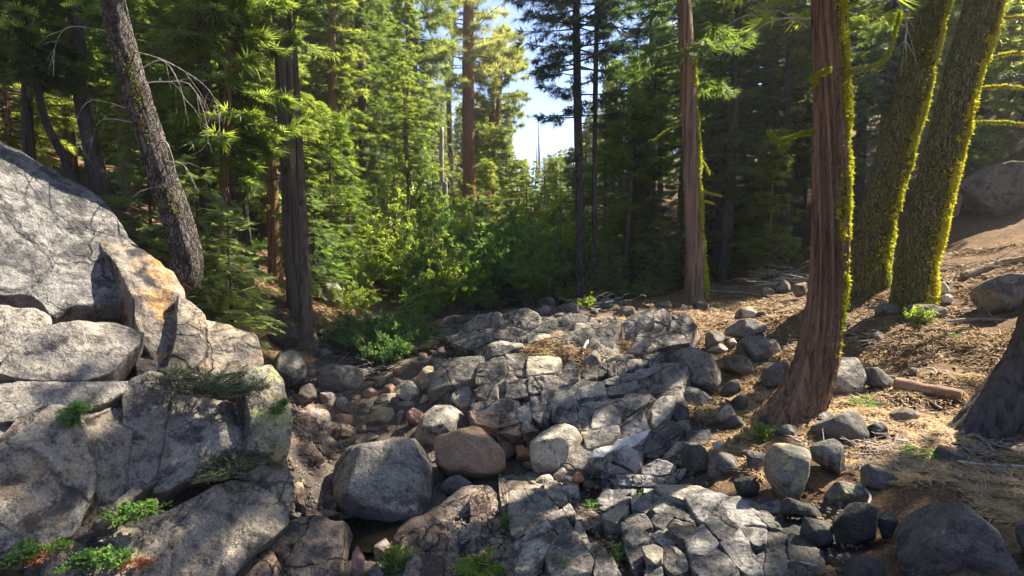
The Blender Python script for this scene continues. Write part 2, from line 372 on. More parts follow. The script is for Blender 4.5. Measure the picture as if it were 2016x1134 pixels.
def mat_rock(name, ca, cb, dark=.5, darkcol=(.035, .035, .04), stain=None, stain_t=.58, cracks=0., litter=0., litcol=(.30, .17, .07),
             lichen=None, lichen_t=.6, speck=1., wet=.85, vstreak=0., crk_scale=.9):
    b = NB(name); v, r = b.coords()
    n1 = b.noise(v, 1.1, 5, .6)
    c = b.mix(b.ramp(n1, .3, .7), ca, cb)
    tone = b.noise(v, 4.5, 5, .6, .3)
    c = b.mix(1., c, b.n('ShaderNodeCombineColor', {0: b.ramp(tone, .25, .75, .62, 1.3), 1: b.ramp(tone, .25, .75, .62, 1.28), 2: b.ramp(tone, .25, .75, .64, 1.25)}).outputs[0], 'MULTIPLY')
    hv = b.math('MULTIPLY_ADD', r, .5, .75)
    c = b.mix(1., c, b.n('ShaderNodeCombineColor', {0: hv, 1: hv, 2: hv}).outputs[0], 'MULTIPLY')
    if stain is not None:
        sv = b.vmul(v, (1., 1., .35)); s_ = b.noise(sv, 1.7, 4, .6)
        c = b.mix(b.ramp(s_, stain_t, stain_t+.14, 0, .85), c, stain)
    if lichen is not None:
        l = b.noise(v, 3.2, 7, .7); c = b.mix(b.ramp(l, lichen_t, lichen_t+.05, 0, .8), c, lichen)
    if speck:
        sp = b.noise(v, 75, 2, .6); sp2 = b.noise(v, 33, 3, .7)
        k = b.math('ADD', b.ramp(sp, .35, .68, .5*0+.45, 1.05), b.ramp(sp2, .3, .7, -.0, .55))
        k = b.math('MULTIPLY_ADD', b.math('SUBTRACT', k, 1.), .9*speck, 1.)
        c = b.mix(1., c, b.n('ShaderNodeCombineColor', {0: k, 1: k, 2: k}).outputs[0], 'MULTIPLY')
    if dark:
        dk = b.noise(v, 2.3, 9, .74, .5); c = b.mix(b.ramp(dk, .60-.17*dark, .67-.13*dark, 0, .82), c, darkcol)
        dk2 = b.noise(v, 11, 5, .8); c = b.mix(b.ramp(dk2, .60-.08*dark, .64-.06*dark, 0, .7), c, darkcol)
        lt = b.noise(b.vadd(v, (31., 7., 3.)), 9, 6, .8); c = b.mix(b.ramp(lt, .60, .66, 0, .35), c, (.42, .41, .38))
    if vstreak:
        vs = b.noise(b.vmul(v, (2.6, 2.6, .22)), 1.5, 5, .6); c = b.mix(b.ramp(vs, .5, .64, 0, vstreak), c, darkcol)
    h1 = b.noise(v, 7, 9, .62); h2 = b.noise(v, 40, 4, .7)
    nrm = b.bump(h1, .8, .13); nrm = b.bump(h2, .55, .018, nrm)
    if cracks:
        dv = b.vadd(v, b.vmul(b.n('ShaderNodeTexNoise', {'Vector': v, 'Scale': 1.7, 'Detail': 4}).outputs[1], (.7, .7, .7)))
        vo = b.n('ShaderNodeTexVoronoi', {'Vector': b.vmul(dv, (1, 1, .8)), 'Scale': crk_scale}, feature='DISTANCE_TO_EDGE').outputs[0]
        vo2 = b.n('ShaderNodeTexVoronoi', {'Vector': dv, 'Scale': crk_scale*2.7}, feature='DISTANCE_TO_EDGE').outputs[0]
        e = b.ramp(vo, 0., .022); e2 = b.ramp(vo2, 0., .03)
        gate = b.ramp(b.noise(v, .8, 2), .45, .6); e2 = b.math('MAXIMUM', e2, b.math('SUBTRACT', 1., gate))
        m = b.math('MULTIPLY', e, e2)
        c = b.mix(b.math('MULTIPLY', b.math('SUBTRACT', 1., m), cracks), c, (.02, .018, .018))
        nrm = b.bump(m, .9, .05, nrm)
    if litter:
        z = b.n('ShaderNodeSeparateXYZ', {0: b.n('ShaderNodeNewGeometry').outputs['Normal']}).outputs[2]
        ln = b.noise(v, 5., 6, .7)
        lm = b.ramp(b.math('ADD', z, b.math('MULTIPLY', ln, .5)), 1.22-.3*litter, 1.3-.3*litter)
        fine = b.noise(b.vmul(v, (1, 1, 1)), 60, 3, .8)
        lc = b.mix(b.ramp(fine, .35, .65), tuple(x*.45 for x in litcol), litcol); c = b.mix(lm, c, lc)
    c = b.mix(1., c, (1.06, 1., .91), 'MULTIPLY')
    b.surf(c, wet, nrm, .3); return b.m

M = {}
M['granite'] = mat_rock('grey_granite', (.32, .305, .28), (.19, .185, .18), dark=.6, lichen=(.36, .37, .27), lichen_t=.62)
M['boulder'] = mat_rock('speckled_grey_boulder', (.29, .28, .255), (.19, .19, .185), dark=.55, speck=1.35, lichen=(.33, .33, .20), lichen_t=.60)
M['dark'] = mat_rock('dark_granite', (.19, .183, .175), (.11, .11, .112), dark=.5, lichen=(.27, .27, .24), lichen_t=.63)
M['darklit'] = mat_rock('dark_granite_with_needles', (.21, .20, .185), (.12, .117, .115), dark=.5, lichen=(.27, .27, .24), lichen_t=.62, litter=.55)
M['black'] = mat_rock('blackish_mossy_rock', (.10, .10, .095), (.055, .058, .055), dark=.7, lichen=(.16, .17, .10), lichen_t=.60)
M['tan'] = mat_rock('tan_boulder', (.46, .32, .22), (.32, .235, .175), dark=.05, speck=.8, stain=(.40, .24, .12))
M['buff'] = mat_rock('buff_stone', (.46, .40, .26), (.34, .30, .21), dark=.1, speck=.8)
M['shell'] = mat_rock('pale_boulder', (.48, .45, .37), (.34, .32, .27), dark=.2, speck=.9, stain=(.36, .28, .17), stain_t=.63)
M['red'] = mat_rock('reddish_brown_cobble', (.33, .215, .165), (.19, .135, .115), dark=.25, speck=.6)
M['rust'] = mat_rock('rust_orange_cobble', (.42, .20, .10), (.26, .14, .09), dark=.2, speck=.6)
M['cob'] = mat_rock('grey_brown_cobble', (.28, .245, .215), (.16, .15, .145), dark=.35, speck=.6)
M['white'] = mat_rock('white_stone', (.62, .61, .60), (.45, .46, .47), dark=.0, speck=.4)
M['pink'] = mat_rock('pinkish_grey_bedrock', (.36, .30, .27), (.23, .21, .205), dark=.4, speck=.8, stain=(.36, .22, .13), stain_t=.6, cracks=.7)
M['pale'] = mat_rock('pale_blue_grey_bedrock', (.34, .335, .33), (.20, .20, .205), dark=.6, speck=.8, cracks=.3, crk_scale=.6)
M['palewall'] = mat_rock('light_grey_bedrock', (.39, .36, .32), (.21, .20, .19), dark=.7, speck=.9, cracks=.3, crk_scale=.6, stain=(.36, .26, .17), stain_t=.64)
M['palelit'] = mat_rock('light_grey_bedrock_with_needles', (.43, .41, .38), (.26, .255, .25), dark=.4, speck=.8, litter=.9, litcol=(.50, .33, .13))
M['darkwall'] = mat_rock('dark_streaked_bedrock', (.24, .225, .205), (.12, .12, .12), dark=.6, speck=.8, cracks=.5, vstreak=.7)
M['brown'] = mat_rock('brown_creek_bedrock', (.33, .24, .185), (.19, .15, .13), dark=.75, darkcol=(.03, .025, .025), speck=.7, cracks=.85, stain=(.38, .28, .16), stain_t=.6, crk_scale=1.5)
M['brownlow'] = mat_rock('brown_grey_slab', (.31, .25, .20), (.18, .16, .15), dark=.5, speck=.8, cracks=.8, crk_scale=1.6)
M['dome'] = mat_rock('grey_blue_granite_dome', (.25, .25, .25), (.135, .14, .15), dark=.75, speck=1.2, cracks=.35, crk_scale=.35, stain=(.34, .26, .15), stain_t=.66)
M['ochre'] = mat_rock('ochre_stained_granite', (.33, .30, .26), (.2, .19, .18), dark=.5, speck=.8, stain=(.38, .20, .045), stain_t=.49, vstreak=1.)
M['ledge'] = mat_rock('warm_grey_granite', (.36, .325, .27), (.21, .195, .17), dark=.6, speck=1.1, cracks=.55, stain=(.42, .30, .17), stain_t=.56, crk_scale=.55, vstreak=.25)
M['mossrock'] = mat_rock('lichen_covered_granite', (.30, .29, .25), (.19, .19, .17), dark=.5, speck=1, stain=(.30, .24, .09), stain_t=.55, lichen=(.36, .38, .18), lichen_t=.52)

def mat_leaf(name, ca, cb, trans=(.30, .42, .06), tf=.5, hue=.0, rough=.55):
    b = NB(name)
    a = b.n('ShaderNodeAttribute', attribute_name='rnd').outputs['Fac']
    r = b.n('ShaderNodeObjectInfo').outputs['Random']
    c = b.mix(a, ca, cb)
    k = b.math('MULTIPLY_ADD', r, .6, .7); kk = b.math('MULTIPLY_ADD', r, .35, .85)
    tint = b.n('ShaderNodeCombineColor', {0: k, 1: kk, 2: k}).outputs[0]
    c = b.mix(1., c, tint, 'MULTIPLY')
    t = b.mix(1., b.mix(a, trans, tuple(x*.6 for x in trans)), tint, 'MULTIPLY')
    d = b.n('ShaderNodeBsdfPrincipled', {'Base Color': c, 'Roughness': rough, 'Specular IOR Level': .35})
    tr = b.n('ShaderNodeBsdfTranslucent', {'Color': t})
    ms = b.n('ShaderNodeMixShader', {0: tf, 1: d.outputs[0], 2: tr.outputs[0]})
    b.t.links.new(ms.outputs[0], b.out.inputs[0]); return b.m
M['cedar_leaf'] = mat_leaf('cedar_sprays', (.075, .13, .022), (.13, .19, .035), (.55, .66, .09))
M['cedar_dark'] = mat_leaf('dark_cedar_sprays', (.045, .085, .026), (.08, .125, .036), (.36, .48, .08))
M['fir_leaf'] = mat_leaf('fir_needles', (.05, .09, .032), (.10, .15, .05), (.42, .54, .10), .45)
M['fir_bright'] = mat_leaf('fresh_fir_needles', (.08,.14,.04), (.14,.21,.07), (.45,.58,.12))
M['pine_leaf'] = mat_leaf('pine_needles', (.10, .135, .032), (.16, .20, .06), (.60, .66, .14))
M['far_leaf'] = mat_leaf('sunlit_far_needles', (.11, .15, .035), (.17, .21, .06), (.66, .72, .14))
M['bluefir'] = mat_leaf('bluish_needles', (.045, .085, .065), (.075, .12, .09), (.14, .24, .12), .34)
M['willow'] = mat_leaf('willow_leaves', (.10, .17, .025), (.15, .23, .04), (.62, .78, .08), .48, rough=.4)
M['alder'] = mat_leaf('dark_green_leaves', (.05, .12, .035), (.085, .17, .05), (.36, .62, .10), .42, rough=.4)
M['herb'] = mat_leaf('herb_leaves', (.07, .16, .03), (.13, .24, .05), (.30, .52, .07), .45)
M['mat_shrub'] = mat_leaf('grey_green_shrub_leaves', (.06, .085, .045), (.10, .13, .07), (.18, .24, .08), .35)
M['moss'] = mat_leaf('yellow_green_wolf_lichen', (.36, .38, .02), (.52, .50, .04), (.72, .70, .03), .42, rough=.9)
M['moss_dull'] = mat_leaf('sun_toned_olive_moss', (.16, .16, .03), (.27, .26, .045), (.34, .34, .03), .3, rough=.9)  # moss, its olive brightened to carry the light on the leaning firs
M['redleaf'] = mat_leaf('reddish_leaves', (.40, .10, .04), (.45, .22, .06), (.6, .2, .06), .4)

def mat_bark(name, ca, cb, cc=(.05, .04, .035), sx=9., sz=1.1, dist=.06, moss=0., plates=False):
    b = NB(name); v, r = b.coords()
    s = b.vmul(v, (sx, sx, sz))
    n = b.noise(s, 1., 6, .62, .6); n2 = b.noise(b.vmul(v, (sx*3.2, sx*3.2, sz*2)), 1., 4, .6)
    c = b.mix(b.ramp(n, .36, .66), ca, cb)
    c = b.mix(b.ramp(b.noise(v, 1.3, 4), .4, .65, 0, .45), c, tuple(x*.8+.05 for x in ca))
    if plates:
        vo = b.n('ShaderNodeTexVoronoi', {'Vector': b.vadd(b.vmul(v, (17, 17, 5.5)), b.vmul(b.n('ShaderNodeTexNoise', {'Vector': v, 'Scale': 9., 'Detail': 4}).outputs[1], (2.6, 2.6, 2.6))), 'Scale': 1.}, feature='DISTANCE_TO_EDGE').outputs[0]
        e = b.ramp(vo, .0, .14); h = b.math('MULTIPLY', e, b.math('MULTIPLY_ADD', n2, .5, .6))
    else:
        h = b.math('MULTIPLY_ADD', n2, .4, n); e = b.ramp(n, .33, .47)
    c = b.mix(b.math('MULTIPLY', b.math('SUBTRACT', 1., e), .8), c, cc)
    if moss:
        mn = b.noise(v, 7., 6, .7); c = b.mix(b.ramp(mn, .62-.2*moss, .70-.2*moss, 0, .75), c, (.17, .165, .035))
    b.surf(c, .95, b.bump(h, 1., dist*1.6), .1); return b.m
M['bark_cedar'] = mat_bark('cedar_bark', (.25, .13, .07), (.40, .26, .16), cc=(.04, .027, .02), sx=15, sz=.75, moss=.12)
M['bark_cedar_pale'] = mat_bark('pale_cedar_bark', (.22, .14, .095), (.36, .26, .19), sx=14, sz=.5)
M['bark_cedar_grey'] = mat_bark('grey_brown_cedar_bark', (.15, .11, .085), (.28, .22, .17), cc=(.045, .035, .03), sx=13, sz=.9)
M['bark_grey'] = mat_bark('grey_brown_bark', (.085, .075, .068), (.17, .15, .135), sx=7, sz=3, plates=True)
M['bark_dark'] = mat_bark('dark_bark', (.075, .06, .05), (.15, .125, .105))
M['bark_mossy_sun'] = mat_bark('sun_toned_mossy_fir_bark', (.13, .115, .045), (.24, .21, .075), sx=8, sz=2.4, moss=.65, plates=True)  # real moss, plus yellow-green sun glow mixed into the bark colour
M['bark_red'] = mat_bark('orange_pine_bark', (.50, .20, .09), (.62, .30, .15), cc=(.12, .06, .04), sx=5, sz=1.2, plates=True)
M['deadwood'] = mat_bark('weathered_wood', (.36, .33, .30), (.52, .49, .45), sx=12, sz=12, dist=.02)
M['stick'] = mat_bark('dry_branch', (.20, .15, .115), (.34, .28, .22), sx=20, sz=20, dist=.01)
M['logwood'] = mat_bark('fallen_log_wood', (.20, .125, .085), (.32, .21, .15), sx=3, sz=12, dist=.03)
def mat_needle(name, ca, cb):
    b = NB(name); a = b.n('ShaderNodeAttribute', attribute_name='rnd').outputs['Fac']
    b.surf(b.mix(a, ca, cb), .8, None, .2); return b.m
M['needles'] = mat_needle('dry_pine_needles', (.19, .11, .06), (.52, .37, .19))
M['drygrass'] = mat_needle('dry_pale_twigs', (.34, .28, .2), (.6, .52, .38))
# ground: needle duff on the banks, dark gravel in the creek, far forest floor
b = NB('forest_floor'); v, _ = b.coords(False)
rk = b.n('ShaderNodeAttribute', attribute_name='creek').outputs['Fac']
n1 = b.noise(v, .7, 5, .6); n2 = b.noise(v, 6, 6, .7); n3 = b.noise(v, 45, 4, .75)
nw = b.noise(b.vadd(b.vmul(v, (55, 18, 30)), b.vmul(b.n('ShaderNodeTexNoise', {'Vector': v, 'Scale': 3.}).outputs[1], (9, 9, 9))), 1., 3, .7)
lit = b.mix(b.ramp(n1, .35, .65), (.14, .078, .045), (.26, .155, .082))
lit = b.mix(b.ramp(n2, .42, .66), lit, (.10, .065, .045))
lit = b.mix(b.ramp(nw, .5, .72), lit, (.42, .30, .16)); lit = b.mix(b.ramp(n3, .3, .5, .6, 0.), lit, (.06, .04, .03))
gr = b.mix(b.ramp(n2, .3, .7), (.045, .038, .035), (.14, .11, .09)); gr = b.mix(b.ramp(n3, .45, .7), gr, (.24, .19, .155))
c = b.mix(rk, lit, gr)
h = b.math('ADD', b.math('MULTIPLY', n2, .6), b.math('MULTIPLY', n3, .25))
b.surf(c, .92, b.bump(h, 1., .16), .2); M['floor'] = b.m
b = NB('dark_creek_water')
v, _ = b.coords(False)
g = b.n('ShaderNodeBsdfPrincipled', {'Base Color': (.012, .010, .007, 1), 'Roughness': .04, 'IOR': 1.33, 'Specular IOR Level': .5,
    'Normal': b.bump(b.noise(v, 5, 2), .12, .02)}); b.t.links.new(g.outputs[0], b.out.inputs[0]); M['water'] = b.m
# ------------------------------------------------------------------ ground sheet
def creek_dist(X, Y):
    """distance from the creek's centre line"""
    L = np.array([wp(*c)[:2] for c in [(700,1134,6.9),(740,960,9.3),(690,860,11.3),(720,760,14.3),(800,690,17),(860,640,19.6),(900,600,24)]]+[(-2., 32.), (-1., 50.)])
    L = np.vstack([[L[0][0]-.2, 0.], L]); d = np.full(np.shape(X), 1e9)
    for a, b_ in zip(L[:-1], L[1:]):
        e = b_-a; t = np.clip(((X-a[0])*e[0]+(Y-a[1])*e[1])/(e@e), 0, 1)
        d = np.minimum(d, np.hypot(X-a[0]-t*e[0], Y-a[1]-t*e[1]))
    return d
ang = np.concatenate([np.linspace(-180, -52, 34)[:-1], np.linspace(-52, 52, 340), np.linspace(52, 180, 34)[1:-1]])
rad = np.concatenate([[.02, .8], np.geomspace(1.6, 45, 240), np.geomspace(47, 620, 36)])
A_, R_ = np.meshgrid(np.radians(ang), rad); X = R_*np.sin(A_); Y = R_*np.cos(A_)
Z = ground(X, Y); Pn = np.stack([X, Y, Z*0], -1)
near = np.clip(1.4-R_/60, .1, 1)
Z = Z+near*(.10*fbm(Pn*.9, 3, 4)+.035*fbm(Pn*4.5, 9, 3)) + np.clip(R_/400-.2, 0, 1)*8*fbm(Pn/60, 5, 3)*np.clip(np.abs(X)/80, 0, 1)
cdist = creek_dist(X, Y)
Z = np.where(Z > 48, 48+(Z-48)*.12, Z)
creek = np.clip(1-(cdist-1.6-.5*vnoise(Pn*1.3, 4))/1.0, 0, 1)
pR = inpoly((X/np.maximum(Y, .1))*FPX+1008, Y, [(860, 5), (1250, 5), (1480, 9), (1330, 13), (1330, 17), (1000, 20), (900, 16)])
creek = np.maximum(creek, pR*(Y > 5)*np.clip(.8+.4*vnoise(Pn*2, 8), 0, 1)*.85)
Z = Z-.10*pR*(Y > 5)
na, nr = len(ang), len(rad); idx = np.arange(na*nr).reshape(nr, na); nx = np.roll(idx, -1, 1)
Fq = np.stack([idx[:-1], nx[:-1], nx[1:], idx[1:]], -1).reshape(-1, 4)[:, ::-1]
g = link('ground', mk('ground', np.stack([X, Y, Z], -1).reshape(-1, 3), [Fq], M['floor'], attrs={'creek': creek.ravel()})); tag(g, kind='structure')
# pool under the big boulder
pw = [wp(px, py, Y_) for px, py, Y_ in [(640,1010,8.8),(700,975,9.4),(860,960,9.4),(900,1010,8.5),(850,1060,7.8),(760,1080,7.5),(660,1070,7.6),(640,1050,8)]]
pw = np.array(pw); zc = ground(pw[:, 0].mean(), pw[:, 1].mean())+.10
P_ = catmull(np.vstack([pw, pw[:1]]), 40)[:-1]; P_[:, 2] = zc
tag(link('creek_pool', mk('creek_pool', np.vstack([P_, [P_.mean(0)]]), [np.array([[i, (i+1) % len(P_), len(P_)] for i in range(len(P_))])], M['water'])), kind='structure')
# ------------------------------------------------------------------ rocks
T1, T2, T3, T4, T5, T6, T7 = (0,300,2.7), (0,700,2.613), (500,600,2.123), (900,560,2.835), (1100,800,2.2), (1250,500,2.52), (1000,940,3.6)
# ---- left granite outcrop: one thing, its joint-bounded slabs are parts
c0 = dplane(np.array(250), np.array(1000))
OUT = empty('granite_outcrop', (c0[0]-1, c0[1], .4), 'huge grey granite dome with ledges on the left bank, streaked ochre and black', 'rock outcrop')
def D(pts, mat, tr=T1, off=0., th=.45, n=None, nexp=3., cuts=2, rough=.035, lv=5, edge=10, seed=None):
    return rock('slab', pts, M[mat], parent=OUT, tr=tr, plane=(DN, DP), off=off, th=th, n=n, nexp=nexp, cuts=cuts, rough=rough, lv=lv, edge=edge, seed=seed, grow=1.08)
D([(-330,-140),(0,85),(150,175),(300,260),(450,365),(545,450),(640,590),(700,760),(690,880),(520,895),(330,930),(250,975),(215,920),(120,885),(0,890),(-300,900)], 'dome', th=1.5, off=.75, nexp=2.5, cuts=2, lv=5, rough=.03, n=(.50,-.50,.70))
D([(555,455),(640,545),(720,600),(830,680),(930,800),(945,900),(925,1030),(860,1134),(800,1190),(740,1100),(700,1000),(690,860),(620,720),(560,620),(535,530)], 'ochre', th=1.0, off=.60, nexp=2.6, rough=.06, n=(.50,-.50,.68))
D([(-150,890),(20,885),(150,885),(230,925),(242,960),(195,1045),(100,1095),(0,1140),(-150,1160)], 'granite', th=.45, off=.12)
D([(20,1200),(70,1110),(250,975),(400,948),(640,948),(728,990),(700,1060),(620,1134),(560,1200),(440,1245),(200,1240)], 'granite', th=.55, off=.02, nexp=3.2)
D([(945,820),(1000,850),(1060,930),(1090,1050),(1105,1160),(1000,1220),(880,1190),(925,1040),(935,900)], 'ledge', th=.6, off=.40, n=(.55,-.58,.58))
D([(960,800),(1100,850),(1250,940),(1340,1040),(1375,1150),(1340,1230),(1200,1220),(1100,1160),(1080,1050),(1040,920)], 'ledge', th=.6, off=.75, n=(.35,-.5,.8))
D([(-250,170),(0,170),(150,148),(280,152),(420,168),(612,165),(600,205),(480,275),(280,312),(120,358),(0,372),(-250,400)], 'granite', T2, th=.45, off=-.02, nexp=3.4)
D([(-350,390),(0,375),(95,385),(60,440),(0,500),(-60,700),(-350,800)], 'granite', T2, th=.4, off=.02)
D([(-60,560),(20,470),(100,380),(230,330),(350,330),(405,400),(450,600),(460,740),(340,920),(150,1010),(60,1030),(-40,1060)], 'ledge', T2, th=.6, off=-.12, nexp=2.4, n=(.52,-.62,.5))
D([(335,380),(480,285),(640,258),(660,400),(625,700),(500,868),(425,860),(465,700),(430,500)], 'ledge', T2, th=.45, off=0., nexp=3.5)
D([(642,250),(680,195),(760,150),(820,158),(862,200),(835,400),(800,600),(690,690),(618,715),(655,500)], 'granite', T2, th=.4, off=.06, nexp=4, n=(.42,-.68,.55))
D([(862,160),(920,140),(1000,200),(1100,240),(1262,275),(1285,350),(1255,510),(1130,560),(1000,620),(880,690),(795,700),(820,500),(868,300)], 'granite', T2, th=.5, off=.12, nexp=4, cuts=4, n=(.5,-.6,.62))
D([(1262,130),(1380,108),(1440,170),(1455,260),(1475,340),(1466,480),(1440,560),(1370,530),(1300,500),(1262,510),(1285,340),(1262,230)], 'mossrock', T2, th=.5, off=-.1, nexp=3.4, cuts=4, n=(.45,-.65,.6), rough=.07)
D([(1262,515),(1370,500),(1440,560),(1390,580),(1280,560)], 'dark', T2, th=.25, off=.15)
D([(355,970),(420,862),(500,840),(600,870),(585,915),(450,945)], 'granite', T2, th=.3, off=.1, n=(.3,-.5,.8))
D([(500,860),(680,700),(790,600),(800,640),(640,800),(560,870)], 'ledge', T2, th=.22, off=.0, n=(.4,-.5,.75))
D([(1350,565),(1450,555),(1492,640),(1482,760),(1440,890),(1380,940),(1300,1020),(1180,1160),(1100,1240),(740,1240),(780,1100),(870,850),(1000,775),(1130,690),(1290,615)], 'ledge', T2, th=.75, off=-.1, nexp=3.6, cuts=3, lv=5, n=(.38,-.72,.55), rough=.045)
D([(-60,1240),(20,1120),(200,1045),(450,955),(700,885),(860,850),(900,870),(880,1000),(800,1240)], 'ledge', T2, th=.6, off=.0, nexp=3.2, cuts=3, n=(.28,-.60,.78))
D([(-160,380),(0,320),(40,480),(60,700),(-160,760)], 'dome', T1, th=.6, off=1.4)
D([(740,1150),(980,1060),(1160,1090),(1240,1140),(1260,1200),(1100,1240),(980,1270),(760,1280)], 'ledge', T1, th=.5, off=.5, n=(.35,-.5,.8))
D([(600,430),(700,520),(760,560),(800,610),(740,640),(620,560)], 'dark', T1, th=.4, off=1.6, n=(.3,-.5,.8))

# ---- left creek edge: brown bedrock and the low slab
BR = empty('creek_bedrock', hit(640, 860), 'blotchy brown fractured bedrock floor between left ledges and the large speckled boulder', 'bedrock')
fracture([(135,470),(185,428),(310,436),(345,480),(350,560),(330,640),(345,700),(330,760),(150,790),(130,640)], 15, 115, 66, 44, T3, seed=3, parent=BR, mat=M['brown'], mode='flush', nexp=4.5, cuts=1, rough=.06, lv=3, th=.16, n=(.15,-.35,.9), gap=.03)
rock('block', [(150,440),(310,438),(320,505),(200,520),(140,500)], M['pink'], parent=BR, tr=T3, mode='flush', nexp=4, lv=4, th=.22, n=(.1,-.45,.85), off=-.12)
fracture([(120,760),(350,760),(360,900),(250,900),(100,1010)], 20, 110, 60, 40, T3, seed=4, parent=BR, mat=M['brown'], mode='flush', nexp=4, cuts=1, rough=.06, lv=3, th=.16, n=(.15,-.35,.9), gap=.03)
LS = empty('low_slab', hit(600, 1080), 'low brown grey bedrock slab with flaking layers at the bottom left of the pool', 'bedrock')
rock('block', [(60,1010),(110,970),(190,930),(260,900),(340,925),(378,912),(366,1000),(358,1120),(350,1200),(20,1200),(-60,1170),(20,1070)], M['brownlow'], parent=LS, tr=T3, mode='flush', nexp=3, cuts=5, lv=5, th=.5, n=(-.1,-.5,.85), rough=.07, off=-.12)
rock('block', [(-120,1160),(-20,1070),(50,1020),(90,1060),(60,1200),(-100,1220)], M['brown'], parent=LS, tr=T3, mode='flush', nexp=3.4, cuts=4, lv=4, th=.3, n=(-.1,-.4,.85))
rock('block', [(100,960),(190,890),(300,860),(350,900),(260,905),(170,950)], M['brown'], parent=LS, tr=T3, mode='flush', nexp=3.4, cuts=4, lv=4, th=.25, n=(.1,-.3,.9))

# ---- right of pool: brown ribs
RB = empty('bedrock_ribs', hit(860, 1080), 'brown parallel bedrock ribs right of the dark pool below the tan boulder', 'bedrock')
fracture([(640,930),(1080,880),(1100,1200),(600,1200)], 100, 10, 60, 36, T3, seed=34, parent=RB, mat=M['brown'], n=(-.1,-.45,.85), off=.08, mode='flush', cuts=1, rough=.08, lv=3, th=.25, gap=.0)
for q, mt, nn in [([(735,880),(800,822),(900,755),(990,760),(1042,835),(1045,885),(960,900),(880,912),(830,905),(760,925)], 'brownlow', (.1,-.5,.85)),
        ([(700,950),(755,905),(800,945),(812,1000),(785,1070),(790,1180),(720,1190),(690,1040)], 'brown', (-.2,-.45,.85)),
        ([(785,915),(828,905),(852,960),(856,1060),(830,1095),(802,1000)], 'brownlow', (-.1,-.5,.8)),
        ([(862,950),(920,908),(992,912),(985,958),(905,985),(868,1005)], 'pink', (0,-.5,.85)),
        ([(893,1000),(930,978),(1040,978),(1046,1040),(1005,1085),(920,1075)], 'brownlow', (.05,-.5,.85)),
        ([(645,960),(690,928),(698,985),(682,1045),(650,1030)], 'brown', (-.2,-.5,.8)), ([(800,1100),(860,1070),(900,1085),(880,1180),(800,1190)], 'brown', (-.1,-.5,.8)),
        ([(640,1060),(690,1060),(715,1120),(700,1190),(620,1190)], 'brown', (-.2,-.5,.8)), ([(1000,1090),(1050,1050),(1090,1100),(1080,1190),(960,1190)], 'brownlow', (0,-.5,.85)),
        ([(975,905),(1040,890),(1060,975),(1000,975)], 'brown', (0,-.5,.85))]:
    rock('block', q, M[mt], parent=RB, tr=T3, mode='flush', nexp=3.2, cuts=3, rough=.08, lv=4, n=nn, off=-.08)
# ---- centre bottom slab (parts cut by long joints)
CPL = fitplane([(30,200),(300,120),(460,300),(560,600),(300,680),(60,600)], T7, .10)
CS = empty('jointed_slab', hit(1070, 1060), 'grey brown slab cut by crossing joints at the bottom centre, right of the grass tuft', 'bedrock')
fracture([(0,120),(260,30),(440,60),(520,250),(620,640),(560,800),(0,800),(-60,500)], 48, 130, 60, 44, T7, seed=33, parent=CS, mat=M['brownlow'], n=CPL[0], off=.02, plane=CPL, cuts=1, rough=.05, lv=3, th=.25, gap=.0)
for q in [[(20,150),(110,130),(200,255),(265,335),(120,460),(20,440),(10,300)], [(125,140),(240,120),(300,200),(360,270),(280,330),(200,240)], [(130,460),(270,345),(370,465),(330,500),(270,600),(170,700),(60,720),(60,520)],
          [(285,335),(385,270),(430,350),(480,440),(380,460),(320,400)], [(395,262),(440,225),(480,290),(475,350),(445,350)], [(385,475),(480,450),(560,560),(600,640),(590,720),(330,760),(280,620),(340,500)],
          [(255,130),(310,140),(400,150),(430,215),(385,255),(320,205)], [(20,390),(110,395),(115,450),(25,445)], [(118,95),(215,88),(250,130),(130,150)], [(385,80),(430,55),(500,95),(500,130),(440,180),(390,150)],
          [(270,40),(330,60),(380,90),(375,145),(260,130)], [(480,440),(500,350),(560,450),(600,560),(590,620)]]:
    rock('block', q, M['palewall'] if q[0][0] != 118 else M['shell'], parent=CS, tr=T7, plane=CPL, cuts=0, rough=.05, lv=4, n=CPL[0]*.8+np.array((-.22,-.55,.8))*.2, off=-.10, th=.26)
